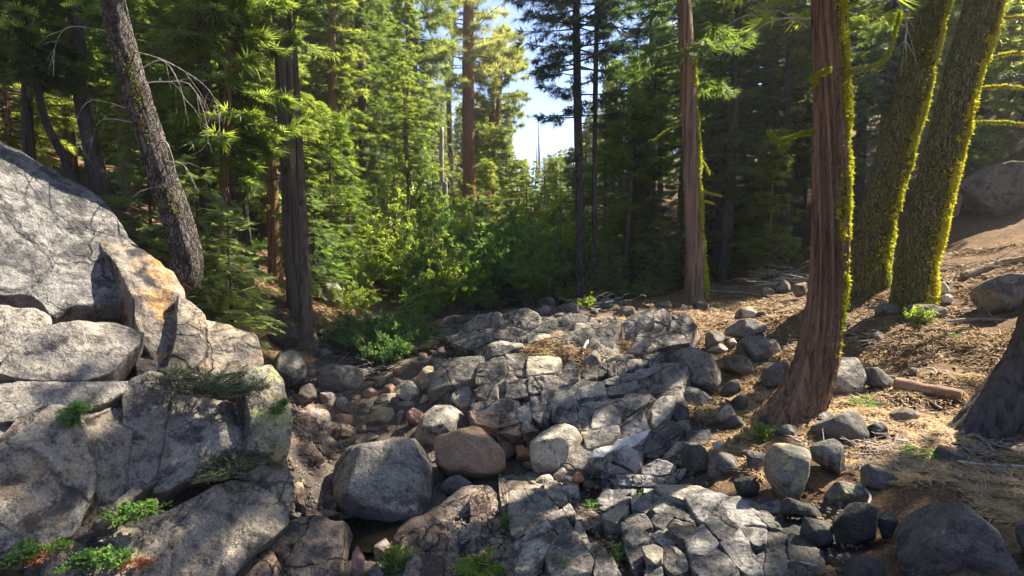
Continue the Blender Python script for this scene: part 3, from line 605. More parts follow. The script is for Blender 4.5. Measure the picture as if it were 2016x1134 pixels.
# ---- big jointed slab, bottom right of centre
BS = empty('bedrock_pavement', hit(1330, 1060), 'broad blue grey bedrock pavement with diagonal joints at the bottom, crossed by a pale root', 'bedrock')
NB_ = (-.12, -.50, .86)
PPL = fitplane([(700,200),(1050,90),(1500,180),(1850,420),(1800,720),(1300,740),(860,640)], T7, .12)
kwf = dict(plane=PPL, cuts=1, rough=.05, lv=3, th=.25, gap=.0)
fracture([(630,150),(740,40),(1100,60),(1500,110),(1750,160),(1900,340),(1850,720),(1700,800),(640,800),(820,560),(660,300)], 38, 118, 110, 80, T7, seed=31, parent=BS, mat=M['pale'], n=PPL[0], off=-.0, **kwf)
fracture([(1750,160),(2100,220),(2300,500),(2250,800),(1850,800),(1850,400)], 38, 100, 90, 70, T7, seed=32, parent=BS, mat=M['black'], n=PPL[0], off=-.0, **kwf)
for q, o, mt in [([(1050,95),(1240,88),(1370,100),(1415,130),(1385,145),(1270,185),(1200,190),(1100,150)], -.22, 'shell'),
        ([(1040,110),(1100,160),(1200,200),(1260,280),(1340,350),(1330,380),(1270,340),(1180,270),(1100,290),(1040,280)], -.06, 'pale'),
        ([(1250,195),(1370,150),(1420,140),(1640,190),(1800,300),(1840,400),(1700,380),(1560,310),(1470,310),(1400,370),(1340,330),(1300,250)], -.1, 'pale'),
        ([(1400,380),(1480,315),(1550,320),(1640,400),(1640,430),(1540,510),(1480,470)], -.09, 'pale'),
        ([(1560,315),(1700,390),(1840,410),(1840,520),(1730,510),(1660,420)], -.07, 'pale'),
        ([(1270,510),(1390,395),(1470,480),(1510,530),(1420,600),(1290,610)], -.12, 'pale'),
        ([(1520,540),(1550,515),(1650,430),(1720,520),(1730,620),(1820,720),(1720,760),(1650,700)], -.08, 'pale'),
        ([(1295,620),(1430,605),(1515,545),(1640,710),(1620,800),(1420,800),(1330,720)], -.1, 'pale'),
        ([(1140,380),(1200,340),(1330,370),(1330,460),(1310,480),(1220,500),(1170,440)], -.16, 'palewall'),
        ([(815,370),(870,370),(960,410),(1015,460),(990,500),(900,540),(850,500),(825,430)], -.12, 'palewall'),
        ([(820,350),(900,310),(980,310),(1040,400),(1020,410),(920,395),(860,365)], -.02, 'palewall'), ([(1050,310),(1110,290),(1190,330),(1130,380),(1060,400),(1020,350)], -.02, 'pale'),
        ([(1020,440),(1120,390),(1160,450),(1220,510),(1180,540),(1050,500)], -.02, 'pale'), ([(960,560),(1040,530),(1110,560),(1100,650),(1000,640)], -.16, 'shell'),
        ([(680,290),(780,240),(860,235),(840,300),(760,345),(700,350),(680,320)], -.14, 'shell'), ([(880,200),(900,165),(955,160),(950,200),(890,240)], -.1, 'shell'),
        ([(890,250),(960,190),(1030,150),(1030,280),(960,290),(890,280)], -.04, 'pale'), ([(690,130),(720,75),(760,140)], -.02, 'pale'), ([(730,70),(830,62),(800,130),(770,135)], -.03, 'pale'), ([(840,62),(910,65),(950,90),(900,150),(815,130)], -.03, 'pale'),
        ([(970,70),(1060,62),(1040,110),(1030,140),(970,160)], -.02, 'pale'), ([(630,210),(700,150),(870,150),(880,165),(760,200),(660,240)], -.02, 'pale'), ([(660,270),(760,210),(880,180),(860,225),(700,280)], -.03, 'pale'),
        ([(810,400),(850,520),(900,560),(950,560),(980,650),(900,720),(850,600)], .06, 'darkwall'), ([(1110,560),(1190,550),(1270,620),(1290,720),(1180,760),(1120,680)], -.06, 'palewall'),
        ([(1000,660),(1100,660),(1110,760),(960,780)], -.03, 'pale'), ([(640,590),(760,640),(820,760),(620,760)], .04, 'pale'), ([(720,45),(800,38),(830,58),(740,66)], -.08, 'shell'),
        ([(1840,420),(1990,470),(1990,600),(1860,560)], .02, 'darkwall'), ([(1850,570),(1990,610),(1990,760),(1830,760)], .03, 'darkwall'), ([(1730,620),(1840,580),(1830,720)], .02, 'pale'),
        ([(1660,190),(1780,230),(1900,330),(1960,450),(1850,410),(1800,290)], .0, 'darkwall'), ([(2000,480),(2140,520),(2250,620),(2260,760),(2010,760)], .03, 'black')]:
    rock('block', q, M[mt], parent=BS, tr=T7, plane=PPL, cuts=0, rough=.045, lv=4, n=PPL[0]*.9+np.array(NB_)*.1, off=-.05+o*.45, th=.26)
# ---- the stepped wall in the middle
MW = empty('fractured_outcrop', hit(1150, 800), 'stepped grey bedrock outcrop broken into blocks, rising from the creek to the right bank', 'rock outcrop')
NW = (-.30, -.68, .66)
WPL = fitplane([(120,560),(560,330),(1160,300),(1250,700),(1150,1000),(760,960),(380,740)], T4, .10); WN = WPL[0]*.55+np.array(NW)/np.linalg.norm(NW)*.45
kwf = dict(plane=WPL, cuts=1, rough=.07, lv=3, th=.3, gap=.0)
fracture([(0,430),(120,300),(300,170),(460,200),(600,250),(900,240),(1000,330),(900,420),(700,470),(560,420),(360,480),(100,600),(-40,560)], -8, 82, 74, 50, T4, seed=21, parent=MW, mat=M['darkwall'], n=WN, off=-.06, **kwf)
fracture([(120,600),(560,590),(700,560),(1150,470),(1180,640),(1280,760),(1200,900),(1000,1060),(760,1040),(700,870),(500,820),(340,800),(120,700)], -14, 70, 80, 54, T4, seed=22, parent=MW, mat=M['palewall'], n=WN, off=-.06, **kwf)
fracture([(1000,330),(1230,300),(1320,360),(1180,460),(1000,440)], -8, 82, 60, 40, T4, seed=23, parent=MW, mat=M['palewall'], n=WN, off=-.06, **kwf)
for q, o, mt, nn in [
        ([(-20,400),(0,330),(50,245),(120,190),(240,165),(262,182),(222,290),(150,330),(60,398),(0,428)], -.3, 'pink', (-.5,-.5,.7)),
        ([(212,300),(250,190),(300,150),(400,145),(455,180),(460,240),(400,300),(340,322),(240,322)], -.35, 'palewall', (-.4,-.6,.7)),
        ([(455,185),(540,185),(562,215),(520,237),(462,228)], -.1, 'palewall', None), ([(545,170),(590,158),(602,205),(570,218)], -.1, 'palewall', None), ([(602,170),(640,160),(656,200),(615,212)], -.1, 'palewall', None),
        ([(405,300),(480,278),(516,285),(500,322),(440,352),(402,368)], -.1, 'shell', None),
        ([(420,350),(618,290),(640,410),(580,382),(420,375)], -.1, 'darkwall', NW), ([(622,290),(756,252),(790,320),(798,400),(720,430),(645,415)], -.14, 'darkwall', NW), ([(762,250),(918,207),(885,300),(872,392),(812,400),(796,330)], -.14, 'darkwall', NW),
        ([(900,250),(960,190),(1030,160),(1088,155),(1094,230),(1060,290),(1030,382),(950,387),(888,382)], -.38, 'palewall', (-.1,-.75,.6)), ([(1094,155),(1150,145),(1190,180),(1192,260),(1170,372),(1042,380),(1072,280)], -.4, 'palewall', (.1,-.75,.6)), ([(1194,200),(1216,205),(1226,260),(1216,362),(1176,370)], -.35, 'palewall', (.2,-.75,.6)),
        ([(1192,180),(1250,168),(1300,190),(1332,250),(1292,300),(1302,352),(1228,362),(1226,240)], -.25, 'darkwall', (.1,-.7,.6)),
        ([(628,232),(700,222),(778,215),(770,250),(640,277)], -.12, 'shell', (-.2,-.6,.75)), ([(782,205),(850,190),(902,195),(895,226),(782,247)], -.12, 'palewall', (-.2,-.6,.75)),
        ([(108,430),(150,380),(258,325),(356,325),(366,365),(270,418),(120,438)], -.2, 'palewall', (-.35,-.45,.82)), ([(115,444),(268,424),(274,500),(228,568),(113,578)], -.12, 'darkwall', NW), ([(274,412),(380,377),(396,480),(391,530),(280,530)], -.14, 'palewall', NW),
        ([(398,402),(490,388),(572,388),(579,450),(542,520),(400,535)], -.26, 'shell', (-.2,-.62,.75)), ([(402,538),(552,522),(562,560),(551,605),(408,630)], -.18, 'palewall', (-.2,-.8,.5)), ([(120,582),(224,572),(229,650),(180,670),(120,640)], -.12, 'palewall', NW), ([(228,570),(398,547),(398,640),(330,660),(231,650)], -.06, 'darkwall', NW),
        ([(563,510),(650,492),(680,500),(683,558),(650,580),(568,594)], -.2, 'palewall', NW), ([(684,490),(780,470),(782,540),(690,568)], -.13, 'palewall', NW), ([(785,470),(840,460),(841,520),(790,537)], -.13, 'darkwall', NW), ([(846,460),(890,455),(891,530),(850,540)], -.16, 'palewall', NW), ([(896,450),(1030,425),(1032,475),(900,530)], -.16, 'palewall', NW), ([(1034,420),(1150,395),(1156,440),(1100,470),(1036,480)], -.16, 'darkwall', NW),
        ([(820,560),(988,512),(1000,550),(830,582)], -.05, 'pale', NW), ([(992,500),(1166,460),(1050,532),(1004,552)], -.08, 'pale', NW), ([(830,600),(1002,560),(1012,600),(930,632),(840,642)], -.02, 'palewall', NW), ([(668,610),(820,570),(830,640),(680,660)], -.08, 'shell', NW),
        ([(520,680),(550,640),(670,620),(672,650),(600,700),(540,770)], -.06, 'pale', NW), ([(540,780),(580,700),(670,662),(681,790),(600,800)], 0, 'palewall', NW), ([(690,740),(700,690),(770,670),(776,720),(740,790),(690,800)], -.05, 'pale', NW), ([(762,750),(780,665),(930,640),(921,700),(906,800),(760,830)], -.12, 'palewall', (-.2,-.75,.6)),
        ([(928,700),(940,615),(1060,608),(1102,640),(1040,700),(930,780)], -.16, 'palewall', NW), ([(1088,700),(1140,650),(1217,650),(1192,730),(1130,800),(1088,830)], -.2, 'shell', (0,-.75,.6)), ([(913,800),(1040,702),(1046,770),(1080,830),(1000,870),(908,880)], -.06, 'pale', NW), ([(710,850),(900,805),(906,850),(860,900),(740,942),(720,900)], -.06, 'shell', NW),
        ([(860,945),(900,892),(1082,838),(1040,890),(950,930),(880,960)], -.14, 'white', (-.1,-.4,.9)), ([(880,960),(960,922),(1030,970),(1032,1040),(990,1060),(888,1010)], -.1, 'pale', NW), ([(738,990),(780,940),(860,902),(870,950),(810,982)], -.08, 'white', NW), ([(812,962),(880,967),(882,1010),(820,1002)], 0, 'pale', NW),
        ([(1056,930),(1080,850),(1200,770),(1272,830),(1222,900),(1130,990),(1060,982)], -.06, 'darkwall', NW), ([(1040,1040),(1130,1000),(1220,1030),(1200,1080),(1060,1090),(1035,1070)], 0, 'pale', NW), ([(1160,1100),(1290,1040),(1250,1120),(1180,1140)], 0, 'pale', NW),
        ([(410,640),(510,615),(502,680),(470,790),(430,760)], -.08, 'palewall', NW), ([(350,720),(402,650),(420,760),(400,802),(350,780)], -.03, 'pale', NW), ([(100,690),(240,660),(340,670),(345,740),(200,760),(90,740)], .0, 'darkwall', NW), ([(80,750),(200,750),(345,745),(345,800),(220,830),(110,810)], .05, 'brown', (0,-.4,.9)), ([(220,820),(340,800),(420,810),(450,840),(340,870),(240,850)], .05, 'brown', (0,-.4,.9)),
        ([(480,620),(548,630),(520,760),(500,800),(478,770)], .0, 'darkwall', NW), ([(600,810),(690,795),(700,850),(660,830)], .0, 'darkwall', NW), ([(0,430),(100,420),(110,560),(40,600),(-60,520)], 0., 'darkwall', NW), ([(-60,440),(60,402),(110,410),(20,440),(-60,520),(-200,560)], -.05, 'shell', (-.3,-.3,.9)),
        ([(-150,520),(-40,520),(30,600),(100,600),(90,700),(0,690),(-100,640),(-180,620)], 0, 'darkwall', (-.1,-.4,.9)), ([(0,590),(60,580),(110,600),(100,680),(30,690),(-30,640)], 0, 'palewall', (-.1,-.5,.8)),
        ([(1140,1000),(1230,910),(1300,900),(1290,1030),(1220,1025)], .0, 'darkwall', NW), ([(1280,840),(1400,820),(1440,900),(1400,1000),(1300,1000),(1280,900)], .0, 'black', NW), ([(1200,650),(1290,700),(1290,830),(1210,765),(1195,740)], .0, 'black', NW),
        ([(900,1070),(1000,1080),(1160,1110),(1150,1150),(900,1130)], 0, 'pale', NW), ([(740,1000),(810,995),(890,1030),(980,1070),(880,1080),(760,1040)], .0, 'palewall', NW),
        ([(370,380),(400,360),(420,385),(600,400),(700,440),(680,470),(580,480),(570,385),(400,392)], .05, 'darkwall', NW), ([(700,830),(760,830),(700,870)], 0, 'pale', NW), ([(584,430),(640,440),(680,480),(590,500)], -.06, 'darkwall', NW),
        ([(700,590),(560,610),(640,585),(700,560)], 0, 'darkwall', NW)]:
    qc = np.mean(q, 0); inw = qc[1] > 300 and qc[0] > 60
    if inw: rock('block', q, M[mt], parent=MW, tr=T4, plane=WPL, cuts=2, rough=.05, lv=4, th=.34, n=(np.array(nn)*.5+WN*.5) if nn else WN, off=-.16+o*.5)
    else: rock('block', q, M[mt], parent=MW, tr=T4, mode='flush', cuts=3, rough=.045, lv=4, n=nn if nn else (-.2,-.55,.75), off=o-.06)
# ---- single boulders and stones: outline, material, label
B3 = [
 ([(322,700),(335,640),(400,590),(480,560),(590,538),(670,555),(740,600),(757,700),(752,800),(725,870),(640,892),(560,887),(480,870),(380,845),(333,800)], 'boulder', 'largest round speckled grey boulder, wedged over the dark pool in the creek', dict(lv=6, nexp=3.0, th=.55, edge=24, cuts=-2, up=1.1, rough=.05, push=.5, seed=78, hr=(.82, .95), bury=1.0, xc=[((-.05,.80,.62),.74),((.1,-.35,.95),.72),((-.8,.1,.6),.84),((.85,.3,.5),.85)])),
 ([(755,560),(790,515),(870,497),(950,520),(1000,570),(1050,630),(1052,680),(1020,712),(930,722),(820,712),(770,680),(755,620)], 'tan', 'smooth tan boulder leaning right beside the largest speckled boulder', dict(lv=5, cuts=-1, rough=.03, th=.6, nexp=2.3, hr=(.75, .95), bury=1.05, xc=[((.45,.65,.6),.76),((-.4,-.1,.9),.78)])),
 ([(640,545),(690,480),(760,425),(820,413),(870,445),(915,500),(880,600),(760,640),(680,620)], 'granite', 'angular grey green boulder behind the tan boulder', dict(lv=5, cuts=5, rough=.04, Y=10.8, th=.5)),
 ([(772,745),(858,702),(917,735),(900,762),(815,806),(780,787)], 'dark', 'small dark wedge of rock between the tan boulder and the pool', dict(cuts=6)),
 ([(475,460),(520,430),(575,422),(592,460),(570,492),(520,506),(480,490)], 'buff', 'sunlit yellowish egg shaped stone among the cobbles', dict(cuts=1, rough=.03)),
 ([(622,470),(665,432),(720,418),(718,455),(690,492),(665,517),(630,512)], 'red', 'upright reddish angular stone right of the yellowish stone', dict(cuts=4)),
 ([(598,370),(620,335),(660,313),(690,350),(692,400),(652,404),(610,387)], 'shell', 'pale tapering stone standing upright above the reddish angular stone', dict(cuts=3)),
 ([(48,240),(100,205),(160,190),(200,220),(222,270),(215,310),(150,337),(90,322),(60,292)], 'dark', 'rounded dark boulder beside the small white stone at the left bank', dict(lv=5, cuts=3)),
 ([(258,280),(290,265),(400,262),(455,280),(462,310),(440,345),(380,360),(290,362),(268,332)], 'dark', 'long flat topped slate grey boulder above the cobbles', dict(lv=5, nexp=3.4, cuts=2, th=.4, up=.5)),
 ([(32,270),(50,262),(75,280),(70,300),(45,303),(30,290)], 'white', 'small white stone against the rounded dark boulder', dict(cuts=1)),
 ([(60,160),(75,110),(130,95),(180,120),(188,165),(150,187),(90,182)], 'black', 'dark boulder at the foot of the twin cedar trunks on the left bank', dict(cuts=4)),
 ([(258,200),(290,180),(335,195),(330,225),(285,240),(260,226)], 'dark', 'small dark rock under the dark green shrub on the left bank', dict()),
 ([(325,470),(345,455),(440,468),(457,480),(410,505),(340,497)], 'red', 'flat reddish slab left of the yellowish stone', dict(th=.1, up=.8)),
 ([(375,430),(440,425),(452,450),(420,464),(380,457)], 'red', 'reddish cobble just above the flat reddish slab', dict()),
 ([(455,358),(490,345),(527,375),(500,397),(460,387)], 'red', 'brownish red cobble at the right corner of the long slate grey boulder', dict()),
 ([(490,330),(520,300),(552,300),(547,332),(515,357)], 'cob', 'tilted grey brown cobble below the bleached twigs', dict(cuts=4)),
 ([(520,345),(570,328),(600,345),(582,372),(525,370)], 'red', 'flat topped red brown cobble left of the pale tapering stone', dict()),
 ([(555,310),(600,298),(624,318),(595,337),(560,330)], 'cob', 'small oval cobble above the flat topped red brown cobble', dict()),
 ([(575,280),(600,262),(628,280),(615,302),(585,300)], 'rust', 'small rusty red stone at the water edge above the cobbles', dict()),
 ([(670,250),(710,238),(750,250),(735,267),(680,267)], 'cob', 'flat grey stone lying at the head of the stony creek', dict(up=.6)),
 ([(500,395),(530,372),(590,375),(587,412),(510,417)], 'cob', 'broad grey brown cobble below the flat topped red brown cobble', dict()),
 ([(590,410),(640,400),(682,415),(652,452),(600,452)], 'dark', 'dark shaded cobble directly behind the upright reddish stone', dict()),
 ([(680,413),(710,375),(747,362),(742,387),(700,417)], 'shell', 'pale narrow stone beside the ramp of light bedrock', dict()),
 ([(690,355),(740,320),(785,310),(777,347),(720,367)], 'red', 'pinkish block lying on the ramp of light bedrock', dict(cuts=4)),
 ([(635,300),(700,275),(806,253),(792,292),(750,312),(700,337),(660,322)], 'buff', 'sunlit pale ramp of rock at the head of the cobbles', dict(th=.25, up=.8, cuts=4, nexp=3)),
 ([(175,395),(195,345),(250,322),(268,345),(257,395),(200,417)], 'cob', 'dull brown boulder below the rounded dark boulder', dict(cuts=5)),
 ([(275,370),(330,362),(350,385),(322,427),(280,422)], 'cob', 'dark brown stone under the long slate grey boulder', dict(cuts=4)),
 ([(340,395),(380,382),(397,400),(377,432),(345,427)], 'cob', 'small grey brown stone under the right end of the slate grey boulder', dict()),
 ([(360,362),(430,360),(437,382),(375,384)], 'red', 'thin reddish stone pressed under the slate grey boulder', dict()),
 ([(478,515),(540,510),(547,532),(480,537)], 'cob', 'flat cobble right below the yellowish stone', dict()),
 ([(540,510),(590,502),(600,540),(545,542)], 'red', 'square reddish cobble below and right of the yellowish stone', dict()),
 ([(438,510),(465,498),(480,520),(462,542),(440,535)], 'cob', 'knobbly brown cobble below and left of the yellowish stone', dict()),
 ([(410,585),(440,555),(480,530),(545,540),(500,562),(440,592)], 'cob', 'long grey stone touching the back of the largest speckled boulder', dict(push=.1)),
 ([(1003,560),(1060,562),(1100,580),(1107,607),(1065,637),(1020,612)], 'red', 'dark reddish rock between the tan boulder and the pale shell shaped boulder', dict(cuts=4)),
 ([(1100,600),(1140,590),(1160,620),(1140,657),(1105,642)], 'rust', 'small rusty brown rock left of the pale shell shaped boulder', dict()),
 ([(405,1120),(410,1040),(435,1000),(465,1040),(462,1110),(430,1136)], 'red', 'upright pinkish brown stone standing in the pool', dict(cuts=4)),
 ([(500,1000),(550,965),(577,1000),(560,1062),(500,1062)], 'cob', 'dark brown stone at the edge of the pool beside the leafy plant', dict(cuts=4)),
 ([(470,1110),(520,1085),(545,1120),(530,1160),(470,1160)], 'dark', 'small dark stone below the leafy plant in the pool', dict()),
 ([(590,440),(625,430),(622,490),(600,500)], 'cob', 'narrow dark cobble wedged between yellowish and reddish stones', dict()),
 ([(310,520),(380,500),(440,510),(430,540),(340,560),(310,550)], 'brown', 'flat brown rock left of the knobbly brown cobble', dict(up=.8)),
 ([(340,515),(310,485),(345,500),(380,505)], 'red', 'small brown chip beside the flat reddish slab', dict()),
]
B4 = [
 ([(405,880),(470,830),(540,785),(600,780),(660,808),(705,868),(714,930),(670,987),(560,1032),(490,1052),(425,1032),(406,960)], 'shell', 'pale shell shaped boulder with a hollow face below the stepped outcrop', dict(lv=5, cuts=0, rough=.03, nexp=2.3, hr=(.72, .95))),
 ([(330,902),(380,890),(402,930),(362,987),(328,972)], 'rust', 'small rust coloured stone against the left of the pale shell shaped boulder', dict()),
 ([(630,1060),(690,1045),(732,1060),(722,1102),(640,1112)], 'rust', 'orange cobble at the foot of the pale shell shaped boulder', dict()),
 ([(786,1032),(825,1022),(862,1030),(887,1060),(870,1092),(800,1082)], 'pale', 'blue grey egg shaped cobble right of the orange cobble', dict(cuts=1)),
 ([(528,1060),(590,1020),(642,1020),(622,1072),(560,1112)], 'cob', 'greyish cobble left of the orange cobble', dict()),
 ([(430,1080),(520,1050),(547,1100),(500,1140),(430,1140)], 'shell', 'pale rock in the gap below the shell shaped boulder', dict()),
 ([(1165,480),(1190,400),(1250,360),(1330,360),(1420,400),(1480,470),(1482,530),(1430,592),(1380,597),(1300,562),(1200,532)], 'dark', 'round dark boulder perched on the right bank, balanced on rocks', dict(lv=5, cuts=-2, rough=.04, Y=11.4, nexp=2.1, hr=(.75, .95))),
 ([(1160,600),(1220,570),(1270,575),(1400,595),(1462,620),(1462,690),(1390,747),(1320,737),(1240,682),(1180,652)], 'dark', 'knob shaped dark boulder directly under the round dark boulder', dict(lv=5, cuts=4, rough=.05, Y=10.9)),
 ([(1010,600),(1060,540),(1130,480),(1172,480),(1210,540),(1172,622),(1060,617)], 'darklit', 'dark slanting rock left of the round dark boulder', dict(lv=4, cuts=4, Y=11.9)),
 ([(1430,592),(1530,540),(1620,520),(1642,560),(1560,602),(1480,652)], 'darklit', 'flat rock with needles on it right of the round dark boulder', dict(cuts=5)),
 ([(1500,670),(1600,595),(1652,682),(1610,707),(1540,692)], 'dark', 'three sided dark rock right of the knob shaped boulder', dict(cuts=5)),
 ([(1420,732),(1500,670),(1560,680),(1602,722),(1480,757)], 'palelit', 'pale flat rock right below the knob shaped boulder', dict(cuts=5)),
 ([(540,75),(570,52),(615,60),(635,95),(590,108),(548,105)], 'granite', 'round pale boulder on the skyline of the outcrop by the bushes', dict(cuts=1, nexp=2.2)),
 ([(440,150),(480,120),(560,115),(570,150),(500,180),(460,178)], 'dark', 'low dark rock below the round pale boulder on top of the outcrop', dict()),
 ([(466,98),(500,80),(530,95),(520,115),(480,118)], 'dark', 'small dark stone left of the round pale boulder on the outcrop', dict()),
 ([(565,130),(640,105),(720,120),(700,155),(610,165)], 'dark', 'dark flat rock right of the low dark rock on the outcrop', dict()),
 ([(860,150),(960,140),(1060,150),(1000,182),(880,180)], 'darklit', 'long flat dark rock behind the lit pinnacles of the outcrop', dict(up=.7, th=.3)),
 ([(1240,135),(1262,105),(1290,125),(1286,150),(1250,155)], 'white', 'tiny white stone at the foot of the slim mossy cedar', dict()),
 ([(1310,110),(1360,92),(1412,105),(1418,140),(1350,150)], 'dark', 'small dark boulder just right of the slim mossy cedar base', dict()),
 ([(800,395),(880,395),(1000,385),(1030,410),(930,428),(830,445)], 'palelit', 'low pale stone on the needle covered ledge', dict()),
 ([(700,420),(770,355),(815,390),(800,440),(750,460),(700,450)], 'granite', 'angular grey rock with a stick leaning across it, mid outcrop', dict(cuts=6)),
]
B6 = [
 ([(480,470),(540,410),(620,400),(700,430),(747,480),(720,517),(600,532),(500,502)], 'dark', 'broad dark humped boulder left of the bent mossy cedar', dict(lv=5, cuts=3)),
 ([(400,510),(480,480),(600,540),(622,580),(560,607),(440,562)], 'darklit', 'dark rock with a lit right edge below the broad humped boulder', dict(cuts=5)),
 ([(450,362),(520,325),(600,320),(662,345),(640,382),(560,422),(440,392)], 'darklit', 'low dark ridge of rock above the broad humped boulder', dict(cuts=4)),
 ([(300,430),(400,370),(470,390),(432,432),(340,472)], 'darklit', 'dark slanting rock left of the low dark ridge', dict(cuts=4)),
 ([(460,312),(510,280),(580,258),(632,280),(620,312),(500,320)], 'palelit', 'pale humped rock in needles below the fallen stick', dict(cuts=3)),
 ([(345,477),(420,445),(477,457),(450,477),(370,482)], 'palelit', 'flat grey stone in needles left of the broad humped boulder', dict(up=.8)),
 ([(455,427),(490,415),(507,440),(480,457)], 'white', 'small pale stone above the flat grey stone in the needles', dict()),
 ([(580,620),(640,560),(720,525),(785,520),(775,602),(740,652),(640,662)], 'dark', 'dark boulder touching the left side of the bent mossy cedar', dict(cuts=5)),
 ([(940,530),(1010,505),(1100,510),(1132,560),(1152,622),(1132,682),(1060,742),(960,752),(920,702)], 'granite', 'pale square boulder right behind the bent mossy cedar', dict(lv=5, cuts=4, Y=10.4)),
 ([(1130,572),(1200,565),(1290,610),(1302,640),(1230,672),(1150,642)], 'dark', 'smooth dark rock between the pale square boulder and the fallen log', dict()),
 ([(865,860),(960,800),(1100,775),(1150,810),(1172,890),(1140,927),(1040,922),(900,902)], 'dark', 'large blocky dark boulder right of the bent cedar roots', dict(lv=5, cuts=5)),
 ([(1160,850),(1240,830),(1267,900),(1230,917),(1170,902)], 'black', 'black rock at the right end of the large blocky boulder', dict()),
 ([(868,960),(910,910),(980,900),(1030,950),(1072,1060),(1050,1092),(960,1062),(880,1012)], 'dark', 'dark rock split down one edge below the large blocky boulder', dict(cuts=5, lv=5)),
 ([(668,885),(740,850),(802,842),(812,870),(790,922),(720,922)], 'dark', 'slanted dark rock with a bright top at the foot of the bent cedar', dict(cuts=5)),
 ([(400,820),(500,800),(575,815),(560,860),(430,865)], 'black', 'low black rock left of the bent cedar roots', dict()),
 ([(590,810),(640,800),(690,830),(670,860),(600,850)], 'black', 'small black rock touching the bent cedar roots', dict()),
 ([(1240,770),(1380,765),(1420,800),(1380,840),(1250,835)], 'darklit', 'low grey rock sunk in shade below the fallen log', dict()),
 ([(830,820),(900,790),(970,780),(990,800),(870,860)], 'granite', 'thin grey rock squeezed beside the bent cedar base', dict()),
 ([(1180,240),(1240,245),(1330,270),(1280,300),(1190,290)], 'darklit', 'flat stone below the first leaning mossy fir', dict(up=.7)),
 ([(1340,270),(1480,265),(1560,270),(1540,320),(1380,330)], 'darklit', 'flat dark rock below the second leaning mossy fir', dict(up=.7)),
 ([(1480,160),(1530,140),(1575,170),(1550,200),(1490,195)], 'white', 'bright broken stone right of the second leaning mossy fir', dict(cuts=5)),
 ([(1500,215),(1550,200),(1590,215),(1570,240),(1520,240)], 'white', 'small bright stone below the bright broken stone', dict(cuts=5)),
 ([(1640,190),(1720,140),(1850,105),(1990,110),(2000,240),(1850,290),(1700,280)], 'darklit', 'large dark boulder half sunk in the slope at the right edge', dict(lv=5, cuts=4)),
 ([(680,170),(720,130),(780,120),(770,180),(720,200)], 'darklit', 'broken dark rock among dead branches behind the bent cedar', dict(cuts=5)),
 ([(770,160),(850,130),(860,190),(800,220)], 'darklit', 'angular rock right of the broken dark rock behind the bent cedar', dict(cuts=5)),
 ([(610,190),(670,150),(690,190),(660,220)], 'dark', 'dark pointed rock left of the broken rock among dead branches', dict(cuts=5)),
 ([(1130,400),(1180,370),(1250,390),(1240,430),(1150,440)], 'granite', 'small rock half hidden under dead twigs right of the bent cedar', dict(cuts=5)),
 ([(90,240),(170,235),(200,255),(140,275),(90,262)], 'darklit', 'low rock left of the slim mossy cedar', dict()),
 ([(640,700),(690,690),(760,720),(700,760)], 'dark', 'small dark rock left of the bent cedar trunk', dict()),
]
